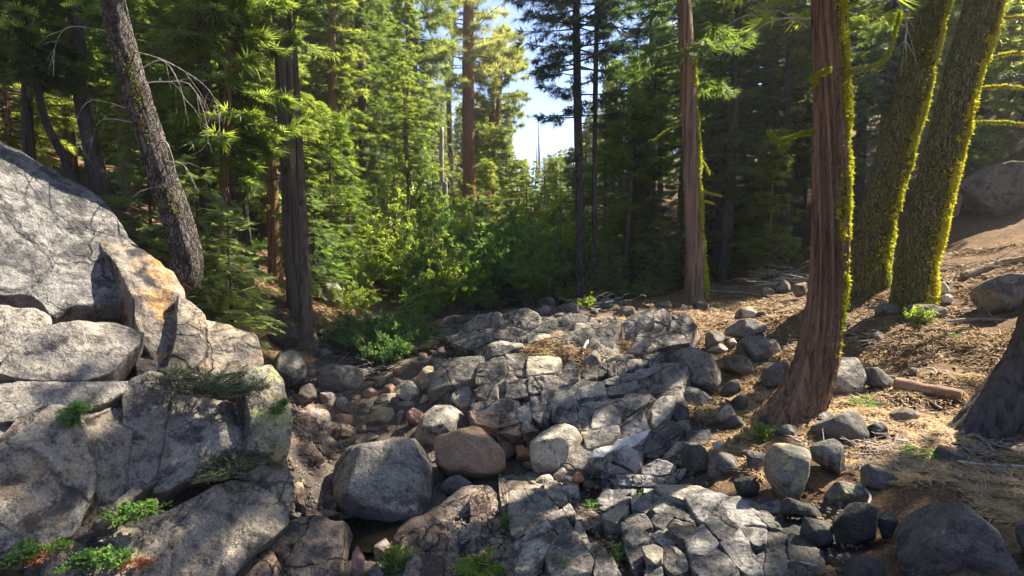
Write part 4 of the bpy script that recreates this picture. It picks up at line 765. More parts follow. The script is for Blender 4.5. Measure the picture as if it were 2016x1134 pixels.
B5 = [
 ([(885,230),(930,170),(1000,165),(1080,180),(1095,215),(1082,300),(1042,392),(960,372),(900,312),(883,270)], 'mossrock', 'upright lichen covered boulder left of the split dark rock', dict(lv=5, cuts=4, nexp=3)),
 ([(1055,370),(1150,358),(1300,350),(1392,365),(1370,402),(1200,417),(1100,407)], 'mossrock', 'long flat lichen covered rock below the split dark rock', dict(th=.3, up=.6, cuts=4)),
 ([(1190,470),(1250,420),(1330,415),(1392,440),(1372,562),(1280,592),(1200,582),(1183,520)], 'black', 'rounded shaded boulder under the long flat rock', dict(lv=5, cuts=3)),
 ([(1450,480),(1500,420),(1600,395),(1750,440),(1900,560),(2000,735),(2020,820),(1500,820),(1462,620)], 'dark', 'huge dark lichen flecked boulder at the lower right corner', dict(lv=6, cuts=3, Y=4.9, rough=.05)),
 ([(1368,470),(1440,450),(1472,500),(1442,562),(1400,562)], 'black', 'small dark rock left of the huge corner boulder', dict()),
 ([(1270,235),(1400,270),(1480,310),(1500,345),(1440,372),(1380,352),(1290,332)], 'dark', 'dark slanting ridge rock at the edge of the sunlit needles', dict(cuts=5)),
 ([(650,230),(720,190),(790,190),(802,250),(740,302),(660,322),(643,270)], 'dark', 'dark rock with a pale chip left of the lichen covered boulder', dict(cuts=5)),
 ([(810,190),(870,180),(902,210),(872,292),(820,282)], 'dark', 'narrow dark rock between the chipped rock and the lichen covered boulder', dict(cuts=5)),
 ([(750,310),(800,290),(872,330),(862,412),(780,392)], 'black', 'rounded black rock under the narrow dark rock', dict()),
 ([(655,162),(690,145),(712,165),(700,182),(665,182)], 'white', 'small pale stone at the end of the golden needle strip', dict()),
 ([(1600,222),(1650,175),(1750,178),(1792,237),(1740,247),(1620,242)], 'darklit', 'low rock with a pale edge beside the small fern in the needles', dict(cuts=5)),
 ([(870,400),(960,390),(1060,420),(1180,430),(1190,480),(1000,470),(880,440)], 'black', 'dark rock ledge under the lichen covered boulder', dict(cuts=4)),
 ([(530,160),(600,150),(650,200),(640,270),(560,280),(520,220)], 'black', 'black shaded rock left of the chipped dark rock', dict(cuts=4)),
 ([(1060,480),(1180,500),(1190,590),(1100,610),(1040,560)], 'black', 'mossy shaded rock below the dark rock ledge', dict()),
 ([(1240,660),(1330,640),(1420,690),(1440,780),(1230,780)], 'black', 'mossy black rock at the bottom edge left of the huge corner boulder', dict()),
 ([(1960,440),(2060,420),(2160,520),(2160,700),(2060,700),(1980,560)], 'darklit', 'dark rock in the slope behind the huge corner boulder', dict(cuts=4)),
 ([(1330,90),(1380,70),(1430,100),(1420,140),(1350,140)], 'black', 'shaded rock in the needles right of the large blocky boulder', dict()),
 ([(900,60),(960,40),(1000,60),(960,80)], 'dark', 'small grey rock tucked under the bent cedar', dict()),
]
B1 = [
 ([(1200,760),(1225,740),(1252,775),(1240,795),(1208,790)], 'white', 'pale stone at the foot of the thin cedar trunks left of the creek', dict()),
 ([(1255,800),(1310,810),(1330,840),(1280,830)], 'white', 'flat pale stone on the left needle slope', dict()),
 ([(1255,790),(1350,770),(1380,800),(1300,815)], 'black', 'dark rock on the left needle slope behind the pale stone', dict()),
 ([(1425,920),(1490,905),(1570,930),(1590,1000),(1560,1060),(1460,1030),(1425,990)], 'black', 'black rock on the slope left of the front cedar trunk', dict(cuts=4)),
 ([(640,510),(700,520),(735,560),(700,600),(660,560)], 'dark', 'dark rock behind the dome beside the curved pine', dict(Y=12)),
]
B7 = [  # full picture coordinates
 ([(632,560),(645,550),(662,552),(672,570),(678,590),(665,602),(640,598),(630,580)], 'boulder', 'grey boulder behind the front cedar trunk on the left bank', dict()),
 ([(1875,380),(1920,345),(1990,325),(2060,330),(2080,420),(1990,430),(1890,425),(1868,405)], 'darklit', 'grey rock outcrop high on the right slope behind the firs', dict(lv=5, cuts=5, Y=19)),
 ([(1840,395),(1870,365),(1895,385),(1890,420),(1850,425)], 'darklit', 'shaded end block of the grey outcrop behind the firs', dict(cuts=5, Y=18)),
 ([(1150,575),(1190,568),(1225,575),(1215,590),(1160,592)], 'dark', 'dark boulder below the slender blue green cedars in shade', dict()),
 ([(560,497),(590,490),(612,500),(605,520),(565,520)], 'white', 'bright sunlit boulder behind the left cedar', dict(Y=25)),
 ([(200,470),(260,455),(300,480),(290,510),(230,505)], 'black', 'dark rock in the shade behind the dome top', dict(Y=13)),
 ([(1060,590),(1090,585),(1105,597),(1085,606),(1062,604)], 'dark', 'small grey rock left of the round pale boulder near the bushes', dict()),
]
for lst, tr in ((B3, T3), (B4, T4), (B6, T6), (B5, T5), (B1, T1), (B7, (0, 0, 1))):
    for q, mt, lb, kw in lst:
        k = dict(lv=4, cuts=3, rough=.05); k.update(kw)
        big = 'boulder' if 'boulder' in lb.split(',')[0].split(' left')[0] else ('stone' if 'stone' in lb or 'cobble' in lb or 'chip' in lb else 'rock')
        head = lb.split()
        nm = next((x.strip(',') for x in head if x.strip(',') in ('boulder', 'stone', 'cobble', 'rock', 'slab', 'block', 'chip', 'ridge', 'ramp', 'wedge', 'outcrop')), 'rock')
        nm = {'slab': 'stone', 'block': 'rock', 'chip': 'stone', 'ridge': 'rock', 'ramp': 'rock', 'wedge': 'rock', 'outcrop': 'rock'}.get(nm, nm)
        rock(nm, q, M[mt], label=lb, cat=nm, tr=tr, **k)
# ---- loose creek stones, scattered along the bed
rs = np.random.default_rng(11); STM = []
for k in range(10):
    R2 = np.ones(256)*(1+.18*np.interp(np.arange(256), np.linspace(0, 256, 9), np.append(*(lambda z: (z, z[:1]))(rs.uniform(-1, 1, 8)))))
    for _ in range(20): R2 = (np.roll(R2, 1)+R2+np.roll(R2, -1))/3
    P, F = rock_mesh(R2, 0, rs.uniform(.55, .8), 2.3, 300+k, 3, 4, .07, None)
    STM.append((P[:, [0, 1, 2]], F))
SM = {}
def stone_at(x, y, s, mt, label, group, name='cobble'):
    k = int(rs.integers(0, 10))
    if (k, mt) not in SM: SM[(k, mt)] = mk('cobble', STM[k][0], [STM[k][1]], M[mt])
    o = link(name, SM[(k, mt)], None, (x, y, float(ground(x, y))+s*.28)); o.scale = (s, s*rs.uniform(.7, 1.1), s*rs.uniform(.6, 1))
    o.rotation_euler = (rs.uniform(-.3, .3), rs.uniform(-.3, .3), rs.uniform(0, 6.28)); o['_k'] = {'red': 'reddish cobble', 'cob': 'grey brown cobble', 'dark': 'dark cobble', 'shell': 'pale cobble', 'pale': 'blue grey cobble', 'black': 'black cobble', 'darklit': 'needle dusted cobble', 'granite': 'grey cobble', 'palelit': 'pale needle dusted cobble'}[mt]; return tag(o, label, name, group)
zones = [([(560,800),(640,690),(760,690),(870,690),(800,780),(830,830),(700,860),(640,800)], 95, (.07, .17), ['red', 'cob', 'red', 'cob', 'dark', 'shell'], 'one of the small reddish brown cobbles packed in the creek above the big boulders', 'small cobbles packed in the creek'),
         ([(800,690),(860,640),(960,600),(940,640),(900,700),(860,720)], 60, (.08, .24), ['red', 'cob', 'dark', 'red'], 'one of the dim brown stones where the creek runs out from under the bushes', 'stones under the creekside bushes'),
         ([(1000,940),(1080,900),(1180,930),(1260,940),(1180,960),(1060,960)], 40, (.06, .14), ['cob', 'pale', 'red', 'dark'], 'one of the small grey stones between the shell shaped boulder and the pavement', 'small stones below the shell shaped boulder'),
         ([(560,640),(640,660),(700,700),(640,720),(540,690)], 26, (.07, .2), ['dark', 'cob', 'black'], 'one of the dark stones on the left bank below the front cedar trunk', 'dark stones on the left bank'),
         ([(1060,590),(1200,570),(1340,590),(1300,620),(1100,620)], 22, (.08, .22), ['dark', 'darklit', 'granite'], 'one of the grey stones strewn along the top of the stepped outcrop', 'stones along the top of the outcrop'),
         ([(1400,620),(1560,600),(1560,760),(1440,780)], 12, (.06, .14), ['darklit', 'dark', 'palelit'], 'one of the needle dusted stones left of the bent mossy cedar', 'needle dusted stones on the right bank'),
         ([(1640,600),(1900,600),(2000,900),(1700,860)], 14, (.04, .11), ['darklit', 'dark', 'granite'], 'one of the small stones in the needles right of the bent mossy cedar', 'small stones in the needles'),
         ([(560,960),(640,900),(660,1000),(620,1060),(680,1134),(560,1040)], 16, (.04, .09), ['red', 'cob', 'dark'], 'one of the small stones in the cleft left of the big speckled boulder', 'small stones in the cleft')]
for poly, cnt, (s0, s1), mts, lb, gp in zones:
    pl = np.array(poly, float); c = 0
    while c < cnt:
        px, py = rs.uniform(pl[:, 0].min(), pl[:, 0].max()), rs.uniform(pl[:, 1].min(), pl[:, 1].max())
        if not inpoly(px, py, pl): continue
        P = hit(px, py); stone_at(P[0], P[1], s0+(s1-s0)*rs.random()**1.7, mts[int(rs.integers(0, len(mts)))], lb, gp); c += 1
# gravel too small to count
def gravel(name, n, area, s0, s1, mat, seed):
    rg = np.random.default_rng(seed); pl = np.array(area, float); pts = []
    while len(pts) < n:
        x = rg.uniform(pl[:, 0].min(), pl[:, 0].max(), n*2); y = rg.uniform(pl[:, 1].min(), pl[:, 1].max(), n*2)
        pts += [p for p in np.stack([x, y], 1)[inpoly(x, y, pl)]]
    p = np.array(pts[:n]); Pw = []
    # pixel area -> ground through a coarse lookup of hits
    gx = np.linspace(pl[:, 0].min(), pl[:, 0].max(), 14); gy = np.linspace(pl[:, 1].min(), pl[:, 1].max(), 14)
    YY = np.array([[hit(a, b_)[1] for b_ in gy] for a in gx])
    fi = (p[:, 0]-gx[0])/(gx[1]-gx[0]); fj = (p[:, 1]-gy[0])/(gy[1]-gy[0]); i = np.minimum(fi.astype(int), 12); j = np.minimum(fj.astype(int), 12); u, v = fi-i, fj-j
    Yw = YY[i, j]*(1-u)*(1-v)+YY[i+1, j]*u*(1-v)+YY[i, j+1]*(1-u)*v+YY[i+1, j+1]*u*v
    W_ = wp(p[:, 0], p[:, 1], Yw); W_[:, 2] = ground(W_[:, 0], W_[:, 1])+.01
    d, F = ICO[1]; s = rg.uniform(s0, s1, n)[:, None, None]*rg.uniform(.5, 1.2, (n, 1, 3))
    V = W_[:, None]+d[None]*s*rg.uniform(.8, 1.2, (n, len(d), 1)); FF = (F[None]+np.arange(n)[:, None, None]*len(d)).reshape(-1, 3)
    return tag(link(name, mk(name, V.reshape(-1, 3), [FF], mat, smooth=False)), kind='stuff')
gravel('creek_gravel', 2600, [(540,960),(560,790),(640,690),(800,690),(870,630),(960,600),(900,720),(900,960),(1000,1000),(900,1060),(600,1060)], .015, .05, M['cob'], 1)
gravel('bank_gravel', 1800, [(1000,960),(1100,700),(1400,600),(1600,620),(1560,840),(1700,1000),(1700,1134),(1100,1134)], .012, .045, M['darklit'], 2)
# ------------------------------------------------------------------ trees
SHADE = [(15,9.5,'fir',1.),(18.5,12,'fir',1.05),(21,4,'fir',.9),(27,3,'fir',1.1),(29,12,'cedar',1.),(17,-5,'fir',.9),(34,17,'fir',1.1),(-17,3,'cedar',1.),(-18,-6,'fir',1.)]
def templ(kind, rg):
    T = []
    def tri(x, y, z, dx, dy, dz, w, px=0, py=0, pz=0):
        d = np.array([dx, dy, dz], float); s = np.cross(d, [0, 0, 1.]); s /= np.linalg.norm(s)+1e-9; s = s*w/2
        o = np.array([x, y, z]); T.append([o-s, o+s, o+d])
    if kind == 'fir':
        for i in range(8):
            s = i/8; L = .42*(1-.5*s)
            for sg in (-1, 1): tri(s, 0, 0, L*.62, sg*L*.8, rg.uniform(-.08, .05), .075)
        tri(.7, 0, 0, .35, 0, 0, .1)
    elif kind == 'cedar':
        for i in range(13):
            a = rg.uniform(-1.15, 1.15); L = rg.uniform(.45, .95)*(1-.3*abs(a)); s = rg.uniform(0, .45)
            tri(s, a*.14, rg.uniform(-.05, .05), L*cos(a), L*sin(a), rg.uniform(-.28, .1), .085)
    elif kind == 'pine':
        for i in range(15):
            d = rg.normal(size=3); d[0] = abs(d[0])*1.+.3; d /= np.linalg.norm(d); L = rg.uniform(.6, 1.)
            tri(rg.uniform(0, .2), 0, 0, d[0]*L, d[1]*L, d[2]*L, .06)
    elif kind == 'far':
        for i in range(8):
            d = rg.normal(size=3)*[.6, .8, .5]; d[0] = abs(d[0])+.3; d /= np.linalg.norm(d); L = rg.uniform(.8, 1.1)
            tri(rg.uniform(0, .2), 0, 0, d[0]*L, d[1]*L, d[2]*L, .17)
    return np.array(T)
def crown(name, kind, seed, H, z0, R, nb, ntw, nsp, size, leaf, bark, droop=-.15, curve=-.25, taper=.75, low=.35, gaps=.25, dead=0, up=.2, oneside=None):
    rg = np.random.default_rng(seed)
    t = np.sort(rg.random(nb)**.9); t[-3:] = np.linspace(.95, .995, 3)
    z = z0+(H-z0)*t
    az = (np.arange(nb)*2.39996+rg.uniform(-.5, .5, nb)) % (2*pi)
    prof = np.minimum((1-t)**taper, low+t*2.2)
    L = R*prof*rg.uniform(.62, 1.12, nb)+.25
    # foliage lumps: some sectors short, some missing
    lump = vnoise(np.stack([np.cos(az)*1.4, np.sin(az)*1.4, z*.45], 1)+seed, seed); L *= 1+.35*lump
    keep = rg.random(nb) > gaps*(.4+.6*(lump < 0)); 
    if oneside is not None: keep &= (np.cos(az-oneside) > -.3) | (rg.random(nb) < .35)
    z, az, L, t = z[keep], az[keep], L[keep], t[keep]; nb = len(z)
    K = 7; s = np.linspace(0, 1, K)
    dr = droop*(1-t)+up*t+rg.uniform(-.12, .12, nb); cv = curve*rg.uniform(.5, 1.5, nb)
    hz = np.stack([np.cos(az), np.sin(az)], 1); sd = np.stack([-hz[:, 1], hz[:, 0]], 1); wob = rg.normal(size=nb)*.1
    def pos(b, s_):
        x = L[b]*s_; sw = wob[b]*L[b]*s_*s_
        return np.stack([hz[b, 0]*x+sd[b, 0]*sw, hz[b, 1]*x+sd[b, 1]*sw, z[b]+L[b]*(dr[b]*s_+cv[b]*s_*s_)], -1)
    B = np.repeat(np.arange(nb), K).reshape(nb, K); paths = pos(B, np.broadcast_to(s, (nb, K)))
    rad = (.008+.016*L)[:, None]*(1-.85*s)
    Vb, Fb = tube_arr(paths, rad, 3)
    # twigs
    nt_ = np.maximum(3, (ntw*L/R+2).astype(int)); b_i = np.repeat(np.arange(nb), nt_)
    N = len(b_i); st = rg.uniform(.22 if z0 > 3 else .12, 1., N)**.85; p0 = pos(b_i, st)
    sgn = rg.choice([-1, 1], N); a = az[b_i]+sgn*rg.uniform(.35, 1.15, N)*(1-.35*st); tl = (.16+.34*L[b_i]*(1.1-st))*rg.uniform(.6, 1.2, N)
    td = np.stack([np.cos(a), np.sin(a), dr[b_i]*.6+cv[b_i]*1.2*st+rg.uniform(-.18, .12, N)], 1); td /= np.linalg.norm(td, axis=1, keepdims=True)
    M_ = nsp; u = (np.arange(M_)+.6)/M_
    P = (p0[:, None]+td[:, None]*tl[:, None, None]*u[:, None]); P[..., 2] -= (tl[:, None]*u**2)*.22
    P = P.reshape(-1, 3); D_ = np.repeat(td, M_, 0)+rg.normal(size=(N*M_, 3))*.28; D_[:, 2] -= .08
    D_ /= np.linalg.norm(D_, axis=1, keepdims=True)
    Nn = np.array([0, 0, 1.])+rg.normal(size=(len(P), 3))*.4; Sd = np.cross(Nn, D_); Sd /= np.linalg.norm(Sd, axis=1, keepdims=True); Nn = np.cross(D_, Sd)
    sz = size*rg.uniform(.6, 1.25, len(P))
    V = []; rnd = []
    Ts = [templ(kind, rg) for _ in range(4)]; ti = rg.integers(0, 4, len(P))
    for k in range(4):
        m = ti == k; T = Ts[k]; q = T.reshape(-1, 3)
        v = P[m][:, None]+sz[m][:, None, None]*(q[None, :, :1]*D_[m][:, None]+q[None, :, 1:2]*Sd[m][:, None]+q[None, :, 2:3]*Nn[m][:, None])
        V.append(v.reshape(-1, 3)); rnd.append(np.repeat(np.clip(rg.normal(.5, .28, m.sum()), 0, 1), len(q)))
    V = np.vstack(V); rnd = np.concatenate(rnd); F = np.arange(len(V)).reshape(-1, 3)+len(Vb)
    # the leader above the trunk and twig wood
    tw = np.stack([p0, p0+td*tl[:, None]*.55, p0+td*tl[:, None]], 1); tw[:, 2, 2] -= tl*.2
    sel = rg.random(N) < .5; Vt, Ft = tube_arr(tw[sel], np.full((sel.sum(), 3), .006)*[1.2, 1, .5], 3)
    Ft = Ft+len(Vb)+len(V)
    allV = np.vstack([Vb, V, Vt]); midx = np.concatenate([np.ones(len(Fb)), np.zeros(len(F)), np.ones(len(Ft))])
    order = [Fb, F, Ft]
    return mk(name, allV, order, [leaf, bark], midx, smooth=False, attrs={'rnd': np.concatenate([np.zeros(len(Vb)), rnd, np.zeros(len(Vt))])})
def trunk_mesh(name, path, radii, mat, nang=32, nseg=60, ridge=.012, fr=6., fz=.8, seed=0, base=None):
    P = catmull(path, nseg); R = np.interp(np.linspace(0, 1, nseg), np.linspace(0, 1, len(radii)), radii)
    T = np.gradient(P, axis=0); T /= np.linalg.norm(T, axis=1, keepdims=True)
    U = np.cross(T, [0., 1., .05]); U /= np.linalg.norm(U, axis=1, keepdims=True); W = np.cross(T, U)
    th = np.arange(nang)*2*pi/nang
    zz = np.concatenate([[0], np.cumsum(np.linalg.norm(np.diff(P, axis=0), axis=1))])
    Q = np.stack([np.broadcast_to(np.cos(th)*fr/2, (nseg, nang)), np.broadcast_to(np.sin(th)*fr/2, (nseg, nang)), np.broadcast_to((zz*fz)[:, None], (nseg, nang))], -1)
    tw = .25*zz[:, None]; Q = np.stack([np.cos(th+tw)*fr/2, np.sin(th+tw)*fr/2, Q[..., 2]], -1)
    rg_ = 1-2*np.abs(vnoise(Q, seed)); r2 = vnoise(Q*2.3, seed+3); low = vnoise(Q*[.35, .35, .6], seed+6)
    rr = R[:, None]*(1+.07*low)+ridge*(rg_*1.2+r2*.6)*np.minimum(1, R/R.max()*1.5)[:, None]
    # buttress roots at the foot
    fl = np.exp(-zz/.35)[:, None]; lob = .5+.5*np.cos(th*5+seed)+.4*np.cos(th*3+seed*2); rr = rr*(1+fl*.18*lob)
    V = P[:, None]+rr[..., None]*(U[:, None]*np.cos(th)[:, None]+W[:, None]*np.sin(th)[:, None])
    idx = np.arange(nseg*nang).reshape(nseg, nang); nx = np.roll(idx, -1, 1)
    F = np.stack([idx[:-1], nx[:-1], nx[1:], idx[1:]], -1).reshape(-1, 4)
    V = V.reshape(-1, 3); V = np.vstack([V, [P[-1]]]); cap = np.stack([idx[-1], nx[-1], np.full(nang, len(V)-1)], 1)
    return mk(name, V, [F, cap], mat), P, R
def moss_mesh(P, R, ang, spread, n, size, seed, mat, z0=0, z1=99, patch=.1, name='moss', hang=.5):
    rg = np.random.default_rng(seed); m = n*4
    zz = np.concatenate([[0], np.cumsum(np.linalg.norm(np.diff(P, axis=0), axis=1))])
    z = rg.uniform(z0, min(z1, zz[-1]), m); th = ang+rg.normal(size=m)*spread
    keep = vnoise(np.stack([np.cos(th)*2.6, np.sin(th)*2.6, z*1.5], 1), seed)+.6*vnoise(np.stack([np.cos(th)*7, np.sin(th)*7, z*4], 1), seed+1) > patch
    z, th = z[keep][:n], th[keep][:n]; n = len(z)
    c = np.stack([np.interp(z, zz, P[:, k]) for k in range(3)], 1); r = np.interp(z, zz, R)
    out = np.stack([np.cos(th), np.sin(th), np.zeros(n)], 1); p = c+out*(r*1.03+.008)[:, None]
    K = 4; d = out[:, None]*.7+rg.normal(size=(n, K, 3))*.55; d[..., 2] -= hang; d /= np.linalg.norm(d, axis=2, keepdims=True)
    L = size*rg.uniform(.5, 1.4, (n, K, 1)); side = np.cross(d, rg.normal(size=(n, K, 3))); side /= np.linalg.norm(side, axis=2, keepdims=True)
    o = p[:, None]+rg.normal(size=(n, K, 3))*size*.35
    V = np.stack([o-side*L*.32, o+side*L*.32, o+d*L], 2).reshape(-1, 3); F = np.arange(len(V)).reshape(-1, 3)
    return mk(name, V, [F], mat, smooth=False, attrs={'rnd': np.repeat(rg.random(n*K), 3)})
def bare_branch(parent, start, pts, r, mat=None, moss=None, seed=0, name='branch', tuft=.05):
    """start + relative points; side twigs joined in the same branch"""
    rg = np.random.default_rng(seed); C = catmull(np.array([(0, 0, 0)]+list(pts), float), 14); Rr = r*(1-.8*np.linspace(0, 1, 14))
    V, F = tube_arr(C[None], Rr[None], 5); o = link(name, mk(name, V, [F], mat or M['stick']), parent, start)
    L = np.linalg.norm(C[-1]); tw = []
    for k in range(6):
        i = int(rg.integers(3, 13)); d = (C[i]-C[i-1]); d = d/np.linalg.norm(d)+rg.normal(size=3)*.6; l = L*rg.uniform(.12, .3)
        tw.append(np.array([C[i], C[i]+d*l*.5, C[i]+d*l+[0, 0, -l*.35]]))
    V, F = tube_arr(np.array(tw), np.full((6, 3), r*.3)*[1, .8, .3], 3); link('twig', mk('twig', V, [F], mat or M['stick']), o)['kind'] = 'stuff'
    if moss:
        n = 260; i = rg.uniform(0, 13, n); c = np.stack([np.interp(i, range(14), C[:, k]) for k in range(3)], 1)
        K = 4; d = rg.normal(size=(n, K, 3)); d /= np.linalg.norm(d, axis=2, keepdims=True); s = np.cross(d, rg.normal(size=(n, K, 3))); s /= np.linalg.norm(s, axis=2, keepdims=True)
        q = c[:, None]; V = np.stack([q-s*tuft*.3, q+s*tuft*.3, q+d*tuft], 2).reshape(-1, 3)
        link('moss', mk('moss', V, [np.arange(len(V)).reshape(-1, 3)], M[moss], smooth=False, attrs={'rnd': np.repeat(rg.random(n*K), 3)}), o)['kind'] = 'stuff'
    return o
# crown meshes, shared between trees
CR = {
 'cedar': crown('cedar_crown', 'cedar', 1, 24, 3.6, 3.1, 230, 18, 3, .38, M['cedar_leaf'], M['bark_dark'], droop=-.25, curve=-.05),
 'cedar2': crown('cedar_crown', 'cedar', 2, 20, 1.2, 2.6, 200, 17, 3, .36, M['cedar_leaf'], M['bark_dark'], droop=-.2, curve=-.05),
 'cedar_dark': crown('cedar_crown', 'cedar', 3, 26, 2.6, 3.4, 230, 17, 3, .42, M['cedar_dark'], M['bark_dark'], droop=-.3, curve=.05),
 'fir': crown('fir_crown', 'fir', 4, 26, 4.5, 3.2, 190, 13, 3, .5, M['fir_leaf'], M['bark_dark'], droop=-.12, curve=-.18),
 'fir2': crown('fir_crown', 'fir', 5, 19, 1.2, 2.5, 170, 12, 3, .46, M['fir_leaf'], M['bark_dark'], droop=-.1, curve=-.15),
 'pine': crown('pine_crown', 'pine', 6, 30, 10., 3.4, 110, 13, 3, .5, M['pine_leaf'], M['bark_dark'], droop=.0, curve=.1, taper=.4, gaps=.4, up=.5),
 'pine2': crown('pine_crown', 'pine', 7, 24, 6., 3.0, 100, 12, 3, .5, M['pine_leaf'], M['bark_dark'], droop=.0, curve=.1, taper=.45, gaps=.4, up=.5),
 'bluefir': crown('cedar_crown', 'cedar', 8, 26, 5, 3.0, 150, 13, 3, .46, M['bluefir'], M['bark_dark'], droop=-.18, curve=-.12, gaps=.35),
 'far': crown('conifer_crown', 'far', 9, 22, 1.0, 3.2, 150, 10, 2, .7, M['far_leaf'], M['bark_dark'], droop=-.15, curve=-.1),
 'far2': crown('conifer_crown', 'far', 10, 26, 4.0, 3.0, 140, 10, 2, .7, M['far_leaf'], M['bark_dark'], droop=-.1, curve=-.1, gaps=.35),
 'sap': crown('sapling_crown', 'fir', 11, 4.2, .25, 1.25, 80, 9, 2, .3, M['fir_bright'], M['bark_dark'], droop=-.05, curve=-.12, gaps=.1),
 'sap2': crown('sapling_crown', 'cedar', 12, 6.5, .2, 1.5, 120, 10, 2, .34, M['cedar_leaf'], M['bark_dark'], droop=-.1, curve=-.05, gaps=.1),
}
def std_trunk(h, r, mat, seed, lean=.2):
    rg = np.random.default_rng(seed); n = 6; p = np.zeros((n, 3)); p[:, 2] = np.linspace(-.4, h, n); p[1:, :2] = np.cumsum(rg.normal(size=(n-1, 2))*lean*.25, 0)*.5
    p[0, :2] = 0
    return trunk_mesh('trunk', p, [r*1.25, r, r*.8, r*.6, r*.35, r*.1], mat, 14, 26, .012, 6, .8, seed)[0]
TR = {}
for k, bk in (('cedar', 'bark_cedar'), ('cedar2', 'bark_cedar'), ('cedar_dark', 'bark_dark'), ('fir', 'bark_dark'), ('fir2', 'bark_grey'), ('pine', 'bark_red'), ('pine2', 'bark_grey'), ('bluefir', 'bark_grey'), ('far', 'bark_dark'), ('far2', 'bark_grey')):
    hh = {'cedar': 24, 'cedar2': 20, 'cedar_dark': 26, 'fir': 26, 'fir2': 19, 'pine': 30, 'pine2': 24, 'bluefir': 26, 'far': 22, 'far2': 26}[k]
    TR[k] = std_trunk(hh*.97, {'pine': .48, 'pine2': .36}.get(k, .30), M[bk], hash(k) % 97 if False else len(k)*7+3, .25)
TR['sap'] = std_trunk(4.1, .05, M['bark_grey'], 5, .03); TR['sap2'] = std_trunk(6.3, .07, M['bark_cedar'], 6, .03)
KIND_WORD = {'cedar': 'bright cedar', 'cedar2': 'low branched cedar', 'cedar_dark': 'dark cedar', 'fir': 'tall fir', 'fir2': 'low branched fir', 'pine': 'pine', 'pine2': 'grey barked pine', 'bluefir': 'blue green cedar', 'far': 'yellow green conifer', 'far2': 'tall green conifer', 'sap': 'young fir', 'sap2': 'young cedar'}
NAMES = {'cedar': 'cedar_tree', 'cedar2': 'cedar_tree', 'cedar_dark': 'cedar_tree', 'fir': 'fir_tree', 'fir2': 'fir_tree', 'pine': 'pine_tree', 'pine2': 'pine_tree', 'bluefir': 'cedar_tree', 'far': 'conifer_tree', 'far2': 'conifer_tree', 'sap': 'fir_sapling', 'sap2': 'cedar_sapling'}
def plant(kind, x, y, s, label, group=None, rz=None, tilt=(0, 0), trunk_s=1., z=None):
    z = float(ground(x, y)) if z is None else z
    r = empty(NAMES[kind], (x, y, z), label, 'sapling' if 'sap' in kind else 'tree', group); r['_k'] = KIND_WORD[kind]
    r.rotation_euler = (tilt[0], tilt[1], RG.uniform(0, 6.28) if rz is None else rz); r.scale = (s, s, s)
    t = link('trunk', TR[kind], r); t.scale = (trunk_s, trunk_s, 1); link('crown', CR[kind], r); return r
def pxy(px, Y): return (px-1008)/FPX*Y/(cos(PITCH))        # world x of a picture column at a given distance near eye level

# ---- the near, individually shaped trees
def near_tree(name, label, pix, radii, bark, H, crown_kw=None, ridge=.02, nang=72, nseg=150, fr=12, fz=.5, seed=1, moss=(), ptop=None):
    """pix: trunk line as (px, py, Y) from the foot up; then carried on to height H"""
    P = [wp(*q) for q in pix]; d = P[-1]-P[-2]; d /= np.linalg.norm(d)
    base = P[0].copy(); top = P[-1]; dz = base[2]+H-top[2]
    if dz > 0:
        up_ = np.array([d[0], d[1], d[2]])
        for k in range(1, 4): P.append(top+(up_*(1-.12*k)+np.array([0, 0, .12*k]))*dz*k/3/up_[2])
    P = np.array(P)-base
    P = np.vstack([P[0]+(P[0]-P[1])/np.linalg.norm(P[1]-P[0])*.45, P])
    tr = empty(name, base, label, 'tree')
    L = np.concatenate([[0], np.cumsum(np.linalg.norm(np.diff(P, axis=0), axis=1))]); kk = np.linspace(0, 1, 24)
    zs = [0]+[np.interp(r_[0], [0, 1], [0, 1]) for r_ in radii[1:]]
    # radii given as (fraction of length, radius); resample path by length
    Pd = catmull(P, 400); Ld = np.concatenate([[0], np.cumsum(np.linalg.norm(np.diff(Pd, axis=0), axis=1))]); Lt = Ld[-1]
    s_ = np.linspace(0, 1, 40)**1.35; Pr = np.stack([np.interp(s_*Lt, Ld, Pd[:, k]) for k in range(3)], 1)
    rr = np.interp(s_, [q[0] for q in radii], [q[1] for q in radii])
    me, PP, RR = trunk_mesh('trunk', Pr, list(rr), M[bark], nang, nseg, ridge, fr, fz, seed)
    link('trunk', me, tr)
    for (ang, spread, n, size, mat, z0, z1, patch) in moss:
        o = link('moss', moss_mesh(PP, RR, ang, spread, n, size, seed+int(n), M[mat], z0, z1, patch), tr); o['kind'] = 'stuff'
    return tr, PP, RR
def crown_on(tr, PP, kw, z0, H):
    """crown mesh bent along the trunk line"""
    me = crown(z0=z0, H=H, **kw)
    n = len(me.vertices); co = np.empty(n*3, np.float32); me.vertices.foreach_get('co', co); co = co.reshape(-1, 3)
    zc = np.clip(co[:, 2], PP[:, 2].min(), PP[:, 2].max()); o = np.argsort(PP[:, 2]); co[:, 0] += np.interp(zc, PP[o, 2], PP[o, 0]); co[:, 1] += np.interp(zc, PP[o, 2], PP[o, 1])
    me.vertices.foreach_set('co', co.ravel()); me.update(); return link('crown', me, tr)
